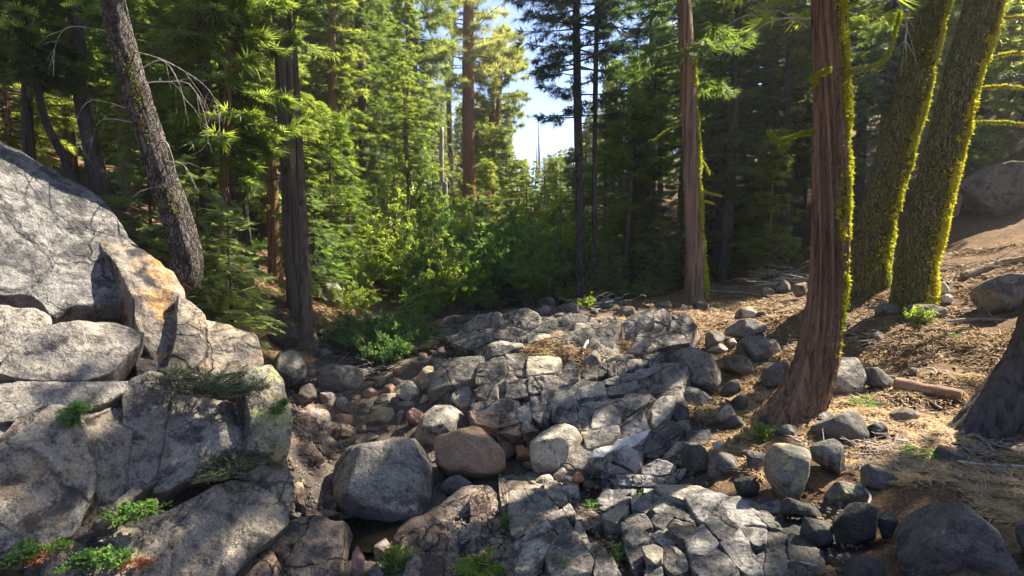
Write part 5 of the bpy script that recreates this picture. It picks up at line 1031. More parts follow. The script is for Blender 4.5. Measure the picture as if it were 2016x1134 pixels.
# bent mossy cedar right of centre
t, PP, RR = near_tree('cedar_tree', 'bent reddish cedar with yellow moss on its right side, standing among boulders right of centre', [(1545,835,9.3), (1590,760,9.35), (1618,650,9.4), (1634,500,9.4), (1636,300,9.4), (1634,120,9.4), (1630,0,9.4)],
    [(0, .42), (.03, .34), (.06, .28), (.12, .225), (.25, .20), (.45, .18), (.8, .11), (1, .03)], 'bark_cedar', 21, ridge=.046, fr=22, fz=.32, seed=3, nang=150, nseg=200,
    moss=[(-.15, .33, 5200, .055, 'moss', 1.6, 8.5, .25), (.1, .15, 1200, .05, 'moss', 2.0, 8.5, -.1), (-.75, .35, 2200, .045, 'moss', 3.4, 8.8, .1), (-.9, .25, 1000, .035, 'moss', 2.2, 8., .2), (-1.9, .5, 260, .03, 'moss_dull', 1.5, 8, .4)])
crown_on(t, PP, dict(name='crown', kind='cedar', seed=21, R=3.3, nb=84, ntw=13, nsp=3, size=.32, leaf=M['cedar_leaf'], bark=M['stick'], droop=-.3, curve=.05), 6.2, 21)
for k, (st, pts, r, ms) in enumerate([((.12,-.2,5.2), [(.15,-.15,.0),(.45,-.2,.15),(.55,-.3,.75)], .035, 'moss'), ((-.25,-.1,5.05), [(-.15,-.2,.05),(-.05,-.45,.1)], .04, 'moss'), ((.2,0,6.6), [(.5,.1,.1),(1.0,.1,-.5),(1.05,.1,-1.)], .02, None),
        ((-.25,0,6.0), [(-.6,0,-.05),(-1.2,.1,-.5)], .015, None), ((-.25,.1,5.9), [(-.5,0,.25),(-1.1,.1,.1),(-1.5,.1,-.4)], .013, None), ((-.2,0,4.4), [(-.25,.1,-.04),(-.5,.15,-.12),(-.62,.2,.02)], .010, 'moss'), ((-.25,0,6.7), [(-.4,-.3,.3),(.3,-.5,.5),(.9,-.5,.2)], .03, 'moss')]):
    zz = st[2]; c = np.array([np.interp(zz, PP[:, 2], PP[:, i]) for i in range(2)]); bare_branch(t, (c[0]+st[0], c[1]+st[1], zz), pts, r, M['deadwood'] if ms is None else M['stick'], ms, 50+k, tuft=.06)
# two leaning mossy firs at the right
for lb, pix, sd, rb in (('left of two big mossy firs leaning right, behind the bent cedar', [(1705,570,15), (1722,440,15), (1772,260,15), (1812,90,15), (1834,0,15)], 5, .40),
                    ('right of two big mossy firs leaning right, edge glowing yellow', [(1792,602,13.5), (1812,480,13.5), (1858,290,13.5), (1902,120,13.5), (1936,0,13.5)], 6, .36)):
    t, PP, RR = near_tree('fir_tree', lb, pix, [(0, rb*1.25), (.03, rb*1.02), (.1, rb*.9), (.3, rb*.82), (.7, rb*.5), (1, .05)], 'bark_mossy_sun', 30, ridge=.022, fr=13, fz=1.6, seed=sd,
        moss=[(-.3, .42, 7500, .07, 'moss', .2, 9.5, .15), (.1, .14, 1500, .06, 'moss', .2, 9.5, -.05), (-1.0, .9, 3600, .045, 'moss_dull', .1, 10, .3), (-.5, .35, 1300, .05, 'moss', .3, 9, .3)])
    crown_on(t, PP, dict(name='crown', kind='fir', seed=sd+30, R=3.6, nb=120 if sd == 5 else 72, ntw=11, nsp=3, size=.38, leaf=M['fir_leaf'], bark=M['stick'], droop=-.3, curve=-.1, gaps=.5), 6.5, 30)
    if sd == 6:
        for k, (z_, pts) in enumerate([(3.9, [(.6,-.3,-.05),(1.3,-.4,-.2),(1.9,-.4,-.35)]), (4.6, [(.5,-.2,.0),(1.,-.2,-.1),(1.5,-.2,-.3)]), (6.0, [(.7,0,.05),(1.5,0,-.05),(2.2,0,-.2)]), (5.2,[(.6,-.1,.1),(1.4,-.1,-.05),(2.1,-.1,.0)])]):
            c = [np.interp(z_, PP[:, 2], PP[:, i]) for i in range(2)]; bare_branch(t, (c[0]+.4, c[1], z_), pts, .035, M['stick'], 'moss', 80+k, tuft=.07)
# slim mossy cedar
t, PP, RR = near_tree('cedar_tree', 'slim straight cedar with pale reddish bark and mossy right edge, atop the outcrop', [(1372,598,17.5), (1366,450,17.5), (1358,250,17.5), (1350,60,17.5), (1346,0,17.5)],
    [(0, .36), (.03, .28), (.1, .215), (.35, .185), (.8, .11), (1, .03)], 'bark_cedar_pale', 23, ridge=.02, fr=16, fz=.5, seed=8, nang=56, moss=[(-.2, .35, 2600, .06, 'moss', .6, 7.5, -.05)])
crown_on(t, PP, dict(name='crown', kind='cedar', seed=41, R=2.8, nb=100, ntw=16, nsp=3, size=.42, leaf=M['cedar_dark'], bark=M['bark_dark'], droop=-.3, curve=.0), 5.6, 23)
for k, (z_, pts) in enumerate([(3.2, [(.3,-.1,-.1),(.7,-.1,-.2)]), (2.9, [(.3,0,-.05),(.5,0,-.1)]), (4.2, [(.3,0,-.3),(.45,0,-.6)]), (5.0, [(-.5,0,-.2),(-.9,0,-.5)])]):
    bare_branch(t, (np.interp(z_, PP[:, 2], PP[:, 0])+(.08 if pts[0][0] > 0 else -.08), np.interp(z_, PP[:, 2], PP[:, 1]), z_), pts, .02, M['stick'], 'moss', 90+k, tuft=.05)
# dark leaning trunk at the right edge
near_tree('cedar_tree', 'broad dark red trunk leaning out of the picture at the right edge', [(1920,860,8.5), (1995,765,8.6), (2040,690,8.7), (2080,560,8.8), (2180,380,8.9)], [(0, .34), (.05, .30), (.12, .27), (.6, .18), (1, .1)], 'bark_dark', 16, ridge=.03, fr=14, fz=.35, seed=12, nang=56)
# curved pine on the left
t, PP, RR = near_tree('pine_tree', 'leaning grey pine whose foot sweeps out of the rock in a hook, upper left', [(285,545,10.6), (318,562,10.3), (352,560,10.2), (368,520,10.2), (352,440,10.2), (318,340,10.2), (272,190,10.2), (240,80,10.2), (222,0,10.2)],
    [(0, .17), (.015, .23), (.045, .28), (.07, .26), (.11, .215), (.2, .19), (.35, .165), (.8, .10), (1, .03)], 'bark_grey', 17, ridge=.014, fr=16, fz=3., seed=14, moss=[(-1.2, .5, 500, .02, 'moss_dull', 2.5, 5.5, .2)])
crown_on(t, PP, dict(name='crown', kind='fir', seed=43, R=2.3, nb=80, ntw=10, nsp=3, size=.34, leaf=M['fir_leaf'], bark=M['deadwood'], droop=-.3, curve=-.3, gaps=.35), 5.4, 17)
for k, (z_, pts) in enumerate([(3.3, [(.5,-.2,.1),(.8,-.3,-.3),(.9,-.3,-.9)]), (3.1, [(.4,-.1,.0),(.9,-.2,-.1),(1.1,-.2,-.9),(.7,-.2,-1.2)]), (2.7, [(-.5,-.2,.1),(-.7,-.3,-.35),(-.55,-.3,-.8)]), (2.5, [(-.4,-.2,0),(-.6,-.2,-.4)]), (2.2, [(.3,-.3,-.1),(.35,-.3,-.6),(-.2,-.3,-.8)]), (3.9, [(-.6,-.1,.0),(-.9,-.1,-.6)]), (4.4, [(-.3,0,.3),(-.8,0,.2),(-1.1,0,-.4)]), (1.9, [(.4,-.2,-.1),(.6,-.2,-.5)]), (3.6, [(.6,-.1,-.2),(1.2,-.1,-.6),(1.4,-.1,-1.1)])]):
    c = [np.interp(z_, PP[10:, 2], PP[10:, i]) for i in range(2)]; sg = 1 if pts[0][0] > 0 else -1; bare_branch(t, (c[0]+.15*sg, c[1]-.05, z_), pts, .009, M['deadwood'], None, 110+k)
# cedars left of the creek
for lb, pix, rad, H, z0, sd, bk, R_c in (
    ('tall straight cedar with furrowed grey brown trunk left of the creek', [(592,628,17.5), (584,520,17.5), (574,350,17.5), (562,150,17.5), (553,0,17.5)], [(0,.42),(.03,.33),(.1,.28),(.4,.23),(.9,.1),(1,.03)], 25, 8.4, 15, 'bark_cedar_grey', 3.2),
    ('thin cedar stem rising close in front of the tall straight cedar', [(602,664,15.6), (602,600,15.7), (600,540,15.9), (596,430,16.2), (590,300,16.4)], [(0,.18),(.04,.14),(.3,.11),(.8,.06),(1,.02)], 8.4, 6.6, 16, 'bark_cedar_grey', .6),
    ('thick dark cedar behind the curved pine', [(470,500,19), (462,380,19), (455,200,19), (448,0,19)], [(0,.5),(.03,.36),(.1,.32),(.4,.26),(.9,.1),(1,.03)], 25, 3.6, 17, 'bark_dark', 3.0),
    ('slender dark trunk between the curved pine and the thick dark cedar', [(412,560,14.2), (410,440,14.2), (406,300,14.2), (400,100,14.2)], [(0,.2),(.04,.16),(.3,.13),(.8,.07),(1,.02)], 14, 3.2, 18, 'bark_dark', 1.9),
    ('short twin stem beside the slender dark trunk, foot on the needle slope', [(438,575,14), (434,500,14), (440,400,14.2), (446,250,14.4)], [(0,.2),(.04,.13),(.3,.09),(.8,.05),(1,.02)], 9, 2.6, 19, 'bark_cedar', 1.5),
    ('dark fir with a silvery split foot behind the granite dome', [(200,385,16), (182,300,16), (160,190,16), (150,60,16)], [(0,.42),(.03,.24),(.1,.17),(.4,.14),(.9,.05),(1,.02)], 18, 4.2, 20, 'bark_dark', 2.4),
    ('thin dark stem at the far left behind the granite dome', [(60,330,18), (55,250,18), (50,100,18)], [(0,.16),(.1,.12),(.8,.05),(1,.02)], 14, 3., 22, 'bark_dark', 2.0),
    ('crooked thin dark stem leaning left above the dome edge', [(150,372,15), (125,310,15), (90,240,15), (70,150,15)], [(0,.10),(.1,.07),(.8,.04),(1,.01)], 8, 2.5, 23, 'bark_dark', 1.0)):
    t, PP, RR = near_tree('cedar_tree' if 'fir' not in lb else 'fir_tree', lb, pix, rad, bk, H, ridge=.022, fr=15, fz=.4, seed=sd, nang=72, nseg=90, moss=[(.0, .4, 120, .05, 'moss', .5, 2., .4)] if sd == 15 else ())
    kd = 'fir' if sd in (20,) else 'cedar'
    if sd != 16: crown_on(t, PP, dict(name='crown', kind=kd, seed=sd+50, R=R_c, nb=int(50+R_c*32), ntw=14, nsp=3, size=.40, leaf=M['cedar_leaf' if sd in (15, 16, 19) else 'cedar_dark' if kd == 'cedar' else 'fir_leaf'], bark=M['bark_dark'], droop=-.35, curve=.05), z0, H)
    if sd in (15, 17):
        for k in range(16):
            z_ = RG.uniform(2.4, 6.5); a = RG.uniform(-2.6, .6) ; L = RG.uniform(.9, 2.2)
            bare_branch(t, (np.interp(z_, PP[:, 2], PP[:, 0]), np.interp(z_, PP[:, 2], PP[:, 1]), z_), [(cos(a)*L*.35, sin(a)*L*.35, -.05*L), (cos(a)*L*.75, sin(a)*L*.75, -.35*L), (cos(a)*L, sin(a)*L, -.55*L)], .018, M['bark_dark'], None, 140+k+sd*20)
# small fir with flat boughs under the curved pine
for (px, py, Y_, s, lb) in [(455, 590, 12.6, .75, 'young fir with flat pale green boughs right of the curved pine foot'), (395, 560, 12.8, .8, 'young fir with layered boughs directly behind the curved pine foot'), (300, 500, 13.2, .8, 'dark young fir left of the curved pine in the shade')]:
    P = wp(px, py, Y_); plant('sap', P[0], P[1], s, lb, z=min(P[2], float(ground(P[0], P[1]))))
# ---- middle distance, placed one by one
def at(kind, px, Y, s, label, group=None, **k): return plant(kind, (px-1008)/FPX*Y, Y, s, label, group, **k)
def pinetree(label, pix, rad, H, z0, bark, leaf, R_c, sd, kind='pine', size=.5, nb=80, ntw=12, gaps=.4, name='pine_tree', one=None):
    t, PP, RR = near_tree(name, label, pix, rad, bark, H, ridge=.02, fr=9, fz=.8, seed=sd, nang=28, nseg=60)
    crown_on(t, PP, dict(name='crown', kind=kind, seed=sd, R=R_c, nb=nb, ntw=ntw, nsp=3, size=size, leaf=M[leaf], bark=M['bark_dark'], droop=-.05, curve=.05, taper=.35, gaps=gaps, up=.4, low=.5, oneside=one), z0, H); return t
pinetree('tall orange barked pine standing in the centre of the valley', [(925,470,48), (924,350,48), (922,200,48), (922,60,48)], [(0,.62),(.04,.5),(.4,.42),(.85,.2),(1,.05)], 33, 10.5, 'bark_red', 'pine_leaf', 4.0, 60, nb=170, gaps=.25, size=.6)
pinetree('thinner orange barked pine just right of the central pine', [(966,470,52), (965,330,52), (970,200,52), (985,130,52)], [(0,.42),(.04,.34),(.4,.28),(.85,.14),(1,.04)], 16.5, 7.5, 'bark_red', 'pine_leaf', 2.3, 61, nb=100, gaps=.2, size=.6)
pinetree('leaning orange trunk crossing behind the thinner orange pine', [(948,468,50), (958,400,50), (966,330,50), (975,260,50)], [(0,.36),(.04,.28),(.4,.22),(.85,.14),(1,.04)], 15, 8.5, 'bark_red', 'pine_leaf', 2.4, 62, nb=60)
pinetree('dense pale green pine left of the central valley gap', [(822,440,42), (818,300,42), (812,150,42), (805,0,42)], [(0,.5),(.04,.4),(.4,.33),(.85,.15),(1,.04)], 26, 6.5, 'bark_grey', 'pine_leaf', 3.4, 63, nb=190, gaps=.2, size=.6)
pinetree('dark oak like pine crown between the pale pine and the central pine', [(885,480,55), (888,330,55), (884,200,55), (890,100,55)], [(0,.4),(.04,.3),(.85,.12),(1,.04)], 27, 12., 'bark_dark', 'cedar_dark', 2.8, 64, nb=110)
for lb, pix in (('pale dead trunk without branches left of the central pine', [(870,492,38), (870,400,38), (869,300,38), (870,250,38)]), ('shorter broken dead trunk touching the pale dead trunk', [(878,490,38), (878,420,38), (877,358,38)])):
    P = [wp(*q) for q in pix]; t, _, _ = near_tree('dead_tree', lb, pix, [(0, .2), (.5, .15), (1, .10)], 'deadwood', P[-1][2]-P[0][2]-.01, ridge=.01, nang=16, nseg=30, seed=66)
    for k in range(5): bare_branch(t, (0, 0, 2.5+k*.9), [(.3*(-1)**k, 0, .1), (.6*(-1)**k, 0, -.5)], .025, M['deadwood'], None, 170+k)
pinetree('tall slender blue green cedar on the right of the sky gap', [(1143,590,20), (1142,450,20.2), (1138,250,20.4), (1134,0,20.4)], [(0,.17),(.04,.13),(.4,.10),(.85,.05),(1,.02)], 21, 5.6, 'bark_grey', 'bluefir', 2.0, 67, kind='cedar', size=.34, nb=210, ntw=14, gaps=.15, name='cedar_tree')
pinetree('thin companion stem just right of the tall slender blue green cedar', [(1170,588,20.6), (1170,400,20.8), (1172,200,20.8), (1176,0,20.8)], [(0,.10),(.04,.06),(.85,.06),(1,.02)], 20, 6.5, 'bark_dark', 'bluefir', 1.6, 68, kind='cedar', size=.34, nb=70, ntw=12, gaps=.35, name='cedar_tree')
pinetree('small crooked cedar with hanging dead twigs at the top of the outcrop', [(1232,590,22), (1230,530,22), (1236,450,22)], [(0,.16),(.3,.10),(1,.02)], 7, 1.6, 'bark_dark', 'cedar_leaf', 1.7, 69, kind='cedar', size=.32, nb=80, ntw=11, gaps=.2, name='cedar_tree')
for lb, pix in (('leaning dead snag at the centre, right of the orange pines', [(1094,500,34), (1078,460,34), (1062,440,34)]), ('bare thin snag against the sky gap', [(1062,345,90), (1061,290,90), (1060,235,90)]), ('shorter bare snag beside the thin snag against the sky', [(1058,345,92), (1057,310,92), (1057,285,92)])):
    P = [wp(*q) for q in pix]; near_tree('dead_tree', lb, pix, [(0, .2), (1, .03)], 'deadwood', P[-1][2]-P[0][2]-.01, ridge=.01, nang=10, nseg=14, seed=70)
# ---- the forest behind: each tree its own object
fr_ = np.random.default_rng(23); spots = []
LIT = [(780,520,22),(840,520,22),(880,560,22),(720,560,21),(1300,350,30),(1450,250,30),(1600,300,34),(1250,450,26),(1420,420,28),(900,500,24),(950,540,23),(830,580,22),(150,250,26),(300,300,28),(60,280,26),(520,380,24),(700,480,26),(1000,480,28),(1500,300,40),(800,500,24),(770,480,24),(860,540,24),(920,560,24),(1250,640,None),(1150,760,None),(1350,1060,None),(1950,520,None),(1900,480,None),(1850,920,None),(1450,630,None),(1660,300,9.3),(1665,500,9.3),(1740,480,14.8),(1770,250,14.8),(1810,500,13.4),(1880,200,13.4),
       (720,780,None),(540,560,None),(450,300,22),(650,400,22),(650,200,24),(250,950,6.4),(900,860,9.5),(1372,500,17.5),(620,420,20)]
LITP = np.array([hit(*q[:2]) if q[2] is None else wp(*q) for q in LIT]); _sx, _sy, _sz = SUND
def blocks(x, y, g0, H, z0, R):
    dx, dy = x-LITP[:, 0], y-LITP[:, 1]; hl = math.hypot(_sx, _sy); al = (dx*_sx+dy*_sy)/hl; pe = np.abs(dx*_sy-dy*_sx)/hl
    z = LITP[:, 2]+al*_sz/hl-g0; return bool(((al > 1.2) & (pe < R*np.clip(1.15*(H-z)/(H-z0), 0, 1)) & (z > z0) & (z < H)).any())
def ok(x, y, dmin): return all((x-a)**2+(y-c)**2 > dmin*dmin for a, c in spots)
def top_limit(px):           # how high (picture row) crowns may reach, to leave the gap of sky
    return np.interp(px, [820, 850, 900, 1000, 1030, 1050, 1085, 1110, 1160, 1210, 1235], [-400, 40, 200, 200, 260, 315, 295, 290, 150, 80, -400])
def fill(cnt, pxr, Yr, kinds, labels, group, dmin=2.0, smin=.75, smax=1.15, ybias=1.):
    c = tries = 0
    while c < cnt and tries < 4000:
        tries += 1; Y_ = Yr[0]+(Yr[1]-Yr[0])*fr_.random()**ybias; px = fr_.uniform(*pxr); x = (px-1008)/FPX*Y_
        if not ok(x, Y_, dmin): continue
        k = kinds[int(fr_.integers(0, len(kinds)))]; s = fr_.uniform(smin, smax)
        hgt = {'cedar': 24, 'cedar2': 20, 'cedar_dark': 26, 'fir': 26, 'fir2': 19, 'pine': 30, 'pine2': 24, 'bluefir': 26, 'far': 22, 'far2': 26, 'sap': 4.2, 'sap2': 6.5}[k]
        g_ = float(ground(x, Y_)); lim = 1e9
        for dp in (-60, -30, 0, 30, 60):
            q = px+dp*25/Y_; zl = wp(q, top_limit(q), Y_)[2]; lim = min(lim, zl-g_)
        if hgt*s > lim: s = lim/hgt
        if s < .22: continue
        zz0, RR0 = {'cedar': (3.6, 3.1), 'cedar2': (1.2, 2.6), 'cedar_dark': (2.6, 3.4), 'fir': (4.5, 3.2), 'fir2': (1.2, 2.5), 'bluefir': (5, 3), 'far': (1, 3.2), 'far2': (4, 3), 'pine2': (6, 3)}.get(k, (0, 1.2))
        if 'sap' not in k and Y_ < 45 and blocks(x, Y_, g_, hgt*s, zz0*s, RR0*s) and fr_.random() < .99: continue
        spots.append((x, Y_)); plant(k, x, Y_, s, labels[k], group, tilt=(fr_.uniform(-.03, .03), fr_.uniform(-.03, .03)), trunk_s=1 if s > .5 else 1.2); c += 1
LL = {k: v for k, v in zip(['cedar', 'cedar2', 'cedar_dark', 'fir', 'fir2', 'far', 'far2', 'pine2', 'bluefir'], ['bright green cedar', 'low branched green cedar', 'dark cedar', 'tall dark fir', 'low branched dark fir', 'yellow green conifer', 'tall yellow green conifer', 'grey barked pine', 'blue green cedar'])}
def LB(suffix): return {k: v+' '+suffix for k, v in LL.items()}
fill(22, (-250, 560), (19, 34), ['cedar', 'fir2', 'cedar2', 'fir', 'cedar'], LB('in the forest just behind the left bank'), 'forest trees just behind the left bank', 2.6)
fill(30, (-300, 800), (34, 62), ['far', 'far2', 'fir', 'cedar', 'pine2'], LB('on the sunlit slope deep in the left forest'), 'trees on the sunlit left slope', 3.0)
fill(12, (640, 820), (26, 44), ['cedar', 'cedar2', 'cedar_dark'], LB('between the left cedar and the pale pine'), 'cedars left of the valley gap', 2.2, .6, .95)
fill(24, (1240, 1760), (22, 36), ['cedar_dark', 'cedar_dark', 'fir', 'bluefir', 'cedar'], LB('in the dark wood behind the slim mossy cedar'), 'trees of the dark wood on the right', 2.0)
fill(34, (1190, 2300), (36, 62), ['fir', 'cedar_dark', 'far2', 'fir'], LB('deep in the right forest'), 'trees deep in the right forest', 2.4)
fill(16, (1760, 2300), (22, 36), ['fir2', 'far', 'cedar2'], LB('on the slope behind the leaning mossy firs'), 'trees on the right slope', 3.0)
fill(50, (840, 1200), (50, 110), ['far', 'far2', 'far', 'pine2'], LB('down the middle of the valley'), 'sunlit trees down the valley', 2.4, .6, 1.0)
fill(50, (-300, 2300), (62, 130), ['far', 'far2', 'fir', 'far'], LB('far back on the valley sides'), 'distant forest trees', 5., .9, 1.25)
SL = {'sap': 'young fir in the undergrowth', 'sap2': 'young cedar in the undergrowth'}
def SLB(s): return {k: v+' '+s for k, v in SL.items()}
fill(26, (0, 700), (19, 40), ['sap2', 'sap', 'sap2'], SLB('of the left forest'), 'young trees of the left forest', 1.2, .6, 1.2)
fill(26, (1180, 1560), (20, 32), ['sap2', 'sap', 'sap'], SLB('behind the outcrop on the right'), 'young trees behind the outcrop', 1.0, .4, .8)
fill(24, (760, 1200), (32, 60), ['sap2', 'sap'], SLB('along the valley floor'), 'young trees along the valley floor', 1.4, .7, 1.4)
# unseen trees added beside and behind the viewer so their crowns shade the creek
for k, (x, y, kd, s) in enumerate(SHADE):
    plant(kd, x, y, s, 'forest tree beyond the edge of the picture', 'trees beside the picture')
# ------------------------------------------------------------------ bushes, ferns, grass
def leaves_mesh(name, P, D, size, mat, seed, extra=None, wd=.42, stuff=None):
    """diamond leaves at P pointing along D"""
    rg = np.random.default_rng(seed); n = len(P); D = D/np.linalg.norm(D, axis=1, keepdims=True)
    N_ = rg.normal(size=(n, 3))*.55+[0, 0, 1]; Sd = np.cross(N_, D); Sd /= np.linalg.norm(Sd, axis=1, keepdims=True)+1e-9; N_ = np.cross(D, Sd)
    L = (size*rg.uniform(.6, 1.25, n))[:, None]
    V = np.stack([P, P+D*L*.45-Sd*L*wd*.5+N_*L*.06, P+D*L-N_*L*.1, P+D*L*.45+Sd*L*wd*.5+N_*L*.06], 1).reshape(-1, 3)
    F = np.arange(len(V)).reshape(-1, 4); rnd = np.repeat(np.clip(rg.normal(.5, .28, n), 0, 1), 4)
    if extra is not None:
        Ve, Fe, me_ = extra; F2 = Fe+len(V); V = np.vstack([V, Ve]); rnd = np.append(rnd, np.zeros(len(Ve)))
        return mk(name, V, [F, F2], [mat, me_], np.concatenate([np.zeros(len(F)), np.ones(len(F2))]), smooth=False, attrs={'rnd': rnd})
    return mk(name, V, [F], mat, smooth=False, attrs={'rnd': rnd})
def bush_mesh(H, R, nst, nl, size, leaf, seed, wd=.42, spread=1., droop=.2):
    rg = np.random.default_rng(seed); K = 7; s = np.linspace(0, 1, K)
    a = rg.uniform(0, 2*pi, nst); rr = R*np.sqrt(rg.random(nst))*spread; h = H*rg.uniform(.55, 1.05, nst)*(1-.45*(rr/R)**2)
    b0 = rg.normal(size=(nst, 2))*R*.16
    def pos(i, t):
        x = b0[i, 0]+np.cos(a[i])*rr[i]*t**1.2; y = b0[i, 1]+np.sin(a[i])*rr[i]*t**1.2; z = h[i]*(t-(droop*rr[i]/R)*t*t)
        return np.stack([x, y, z], -1)
    I = np.repeat(np.arange(nst), K).reshape(nst, K); st = pos(I, np.broadcast_to(s, (nst, K))); Vs, Fs = tube_arr(st, np.full((nst, K), .014)*(1-.75*s), 3)
    m = int(nst*5); j = rg.integers(0, nst, m); t0 = rg.uniform(.25, .98, m); p0 = pos(j, t0); td = rg.normal(size=(m, 3)); td[:, 2] = abs(td[:, 2])*.5; td /= np.linalg.norm(td, axis=1, keepdims=True); tl = rg.uniform(.12, .34, m)*min(1, H/1.6)
    Vt, Ft = tube_arr(np.stack([p0, p0+td*tl[:, None]], 1), np.full((m, 2), .004), 3)
    k = rg.integers(0, m, nl); u = rg.random(nl)**.6; P = p0[k]+td[k]*(tl[k]*u)[:, None]+rg.normal(size=(nl, 3))*.02
    D_ = td[k]+rg.normal(size=(nl, 3))*.65
    return leaves_mesh('foliage', P, D_, size, leaf, seed, (np.vstack([Vs, Vt]), np.vstack([Fs, Ft+len(Vs)]), M['stick']), wd)
BU = {'willow': bush_mesh(2.8, 1.5, 46, 6200, .11, M['willow'], 1, .36), 'willow2': bush_mesh(3.6, 1.3, 44, 6400, .12, M['willow'], 2, .4),
      'alder': bush_mesh(1.7, 1.35, 50, 7000, .10, M['alder'], 3, .34), 'alder2': bush_mesh(2.6, 1.6, 46, 6000, .12, M['alder'], 4, .45),
      'pale': bush_mesh(1.0, .8, 26, 2200, .09, M['willow'], 5, .5), 'mat': bush_mesh(.34, .62, 60, 4200, .035, M['mat_shrub'], 6, .5, 1.1), 'herb': bush_mesh(.22, .24, 26, 420, .055, M['herb'], 7, .8),
      'red': bush_mesh(.16, .2, 12, 120, .055, M['redleaf'], 9, .7),
      'leafy': bush_mesh(.42, .26, 22, 560, .07, M['willow'], 8, .3)}
def bush(kind, px, py, Y_, s, label, name='willow_bush', cat='bush', group=None, z=None, sc=None):
    P = wp(px, py, Y_) if Y_ else hit(px, py); z_ = float(ground(P[0], P[1])) if z is None else P[2]
    o = link(name, BU[kind], None, (P[0], P[1], z_-.03)); o.scale = (s, s, s) if sc is None else sc; o.rotation_euler = (0, 0, RG.uniform(0, 6.28)); return tag(o, label, cat, group)
bush('alder', 752, 700, 15.6, 1.0, 'dense dark green bush in front of the creek thicket', 'alder_bush')
bush('alder', 800, 690, 17.2, .75, 'small dark green bush right behind the dense dark green one', 'alder_bush')
bush('alder', 700, 690, 16.8, .8, 'low dark green bush on the left edge of the creek', 'alder_bush')
bush('willow', 835, 640, 19.8, .62, 'bright bush between the dense dark green bush and the thicket')
bush('willow', 700, 640, 19.2, .6, 'bright bush at the left foot of the thicket near the left bank')
bush('pale', 965, 620, 21.5, 1.0, 'pale leaved sunlit bush where the outcrop meets the thicket', 'willow_bush')
bush('pale', 1130, 590, 20.5, .9, 'pale leaved bush by the round pale boulder', 'willow_bush')
bush('pale', 1175, 600, 20.5, .8, 'airy green bush left of the crooked small cedar', 'willow_bush')
bush('pale', 1155, 640, 16.5, .42, 'small green seedling bush on top of the outcrop', 'willow_bush')
bush('willow2', 800, 560, 22.5, 1.05, 'bright yellow green bush in full sun at the left of the thicket')
bush('willow2', 770, 540, 26, 1.1, 'tallest yellow green bush of the thicket')
bush('alder2', 1040, 590, 25, 1., 'dark bush in shade at the right end of the thicket', 'alder_bush')
bg_ = np.random.default_rng(5)
for k in range(46):
    px = bg_.uniform(690, 1110); Y_ = bg_.uniform(20.5, 36); kd = ['willow', 'willow2', 'alder2', 'willow2'][int(bg_.integers(0, 4))] if px < 900 else ['willow', 'alder2', 'willow2', 'alder2'][int(bg_.integers(0, 4))]
    x = (px-1008)/FPX*Y_; P = np.array([x, Y_, float(ground(x, Y_))]); o = link('thicket_bush', BU[kd], None, P); s = bg_.uniform(.95, 1.5)*(1 if Y_ > 23 else .7); o.scale = (s, s, s*bg_.uniform(.9, 1.25)); o.rotation_euler = (0, 0, bg_.uniform(0, 6.28))
    tag(o, ('yellow green leafy bush' if 'willow' in kd else 'dark green leafy bush')+' in the thicket filling the creek', 'bush', 'bushes of the creek thicket'); o['_k'] = 'yellow green bush' if 'willow' in kd else 'dark green bush'
for k in range(22):
    px = bg_.choice([bg_.uniform(1180, 1560), bg_.uniform(380, 700)]); Y_ = bg_.uniform(20, 30); x = (px-1008)/FPX*Y_
    o = link('undergrowth_bush', BU[['pale', 'alder', 'pale'][int(bg_.integers(0, 3))]], None, (x, Y_, float(ground(x, Y_)))); s = bg_.uniform(.5, .9); o.scale = (s, s, s); o.rotation_euler = (0, 0, bg_.uniform(0, 6.28))
    tag(o, 'low leafy bush in the undergrowth at the '+('right' if px > 1000 else 'left')+' forest edge', 'bush', 'bushes at the forest edge'); o['_k'] = 'low bush'
# plants rooted on the left outcrop
def on_out(kind, px, py, off, s, label, name, cat, sc=None):
    P = dplane(np.array(px), np.array(py), -off); o = link(name, BU[kind], None, P); o.scale = (s, s, s) if sc is None else sc; o.rotation_euler = (0, 0, RG.uniform(0, 6.28)); return tag(o, label, cat)
on_out('mat', 405, 775, .02, .95, 'low grey green shrub trailing over the top of the left ledges', 'mat_shrub', 'shrub')
on_out('mat', 470, 775, .06, .65, 'small grey green shrub beside the mossy knob of the left ledges', 'mat_shrub', 'shrub')
on_out('mat', 350, 745, -.05, .55, 'dark little shrub under the ochre streaked rock', 'mat_shrub', 'shrub')
on_out('mat', 455, 925, .03, .6, 'fine leaved green shrub growing on the middle ledge', 'green_shrub', 'shrub').scale = (.6, .6, .9)
on_out('mat', 425, 940, .05, .4, 'small green clump at the left of the middle ledge shrub', 'green_shrub', 'shrub')
on_out('mat', 500, 905, .02, .38, 'green clump at the right end of the middle ledge', 'green_shrub', 'shrub')
for (px, py, s, lb) in [(262,1022,.9,'bright green herb patch in the crack of the left ledges'), (235,1030,.7,'small green herbs left of the bright herb patch'), (290,1012,.7,'green herbs right of the bright herb patch'), (150,822,.8,'green herb tuft in the upper crack of the granite'), (138,838,.5,'tiny herbs hanging below the upper crack tuft'),
        (55,1100,.8,'green herbs at the bottom left corner'), (30,1115,.6,'herbs with red leaves at the bottom left corner'), (185,1118,.9,'green herbs along the bottom ledge'), (225,1115,.9,'leafy herbs at the right of the bottom ledge'), (160,1112,.6,'small herbs at the left of the bottom ledge'), (120,1082,.5,'dull herbs above the bottom ledge')]:
    on_out('herb', px, py, .06, s, lb, 'herb_plant', 'plant')
for (px, py, s, lb) in [(545,815,.6,'yellow green herb on the mossy knob'), (560,798,.45,'yellowish herb at the tip of the mossy knob')]: on_out('herb', px, py, .12, s, lb, 'herb_plant', 'plant')
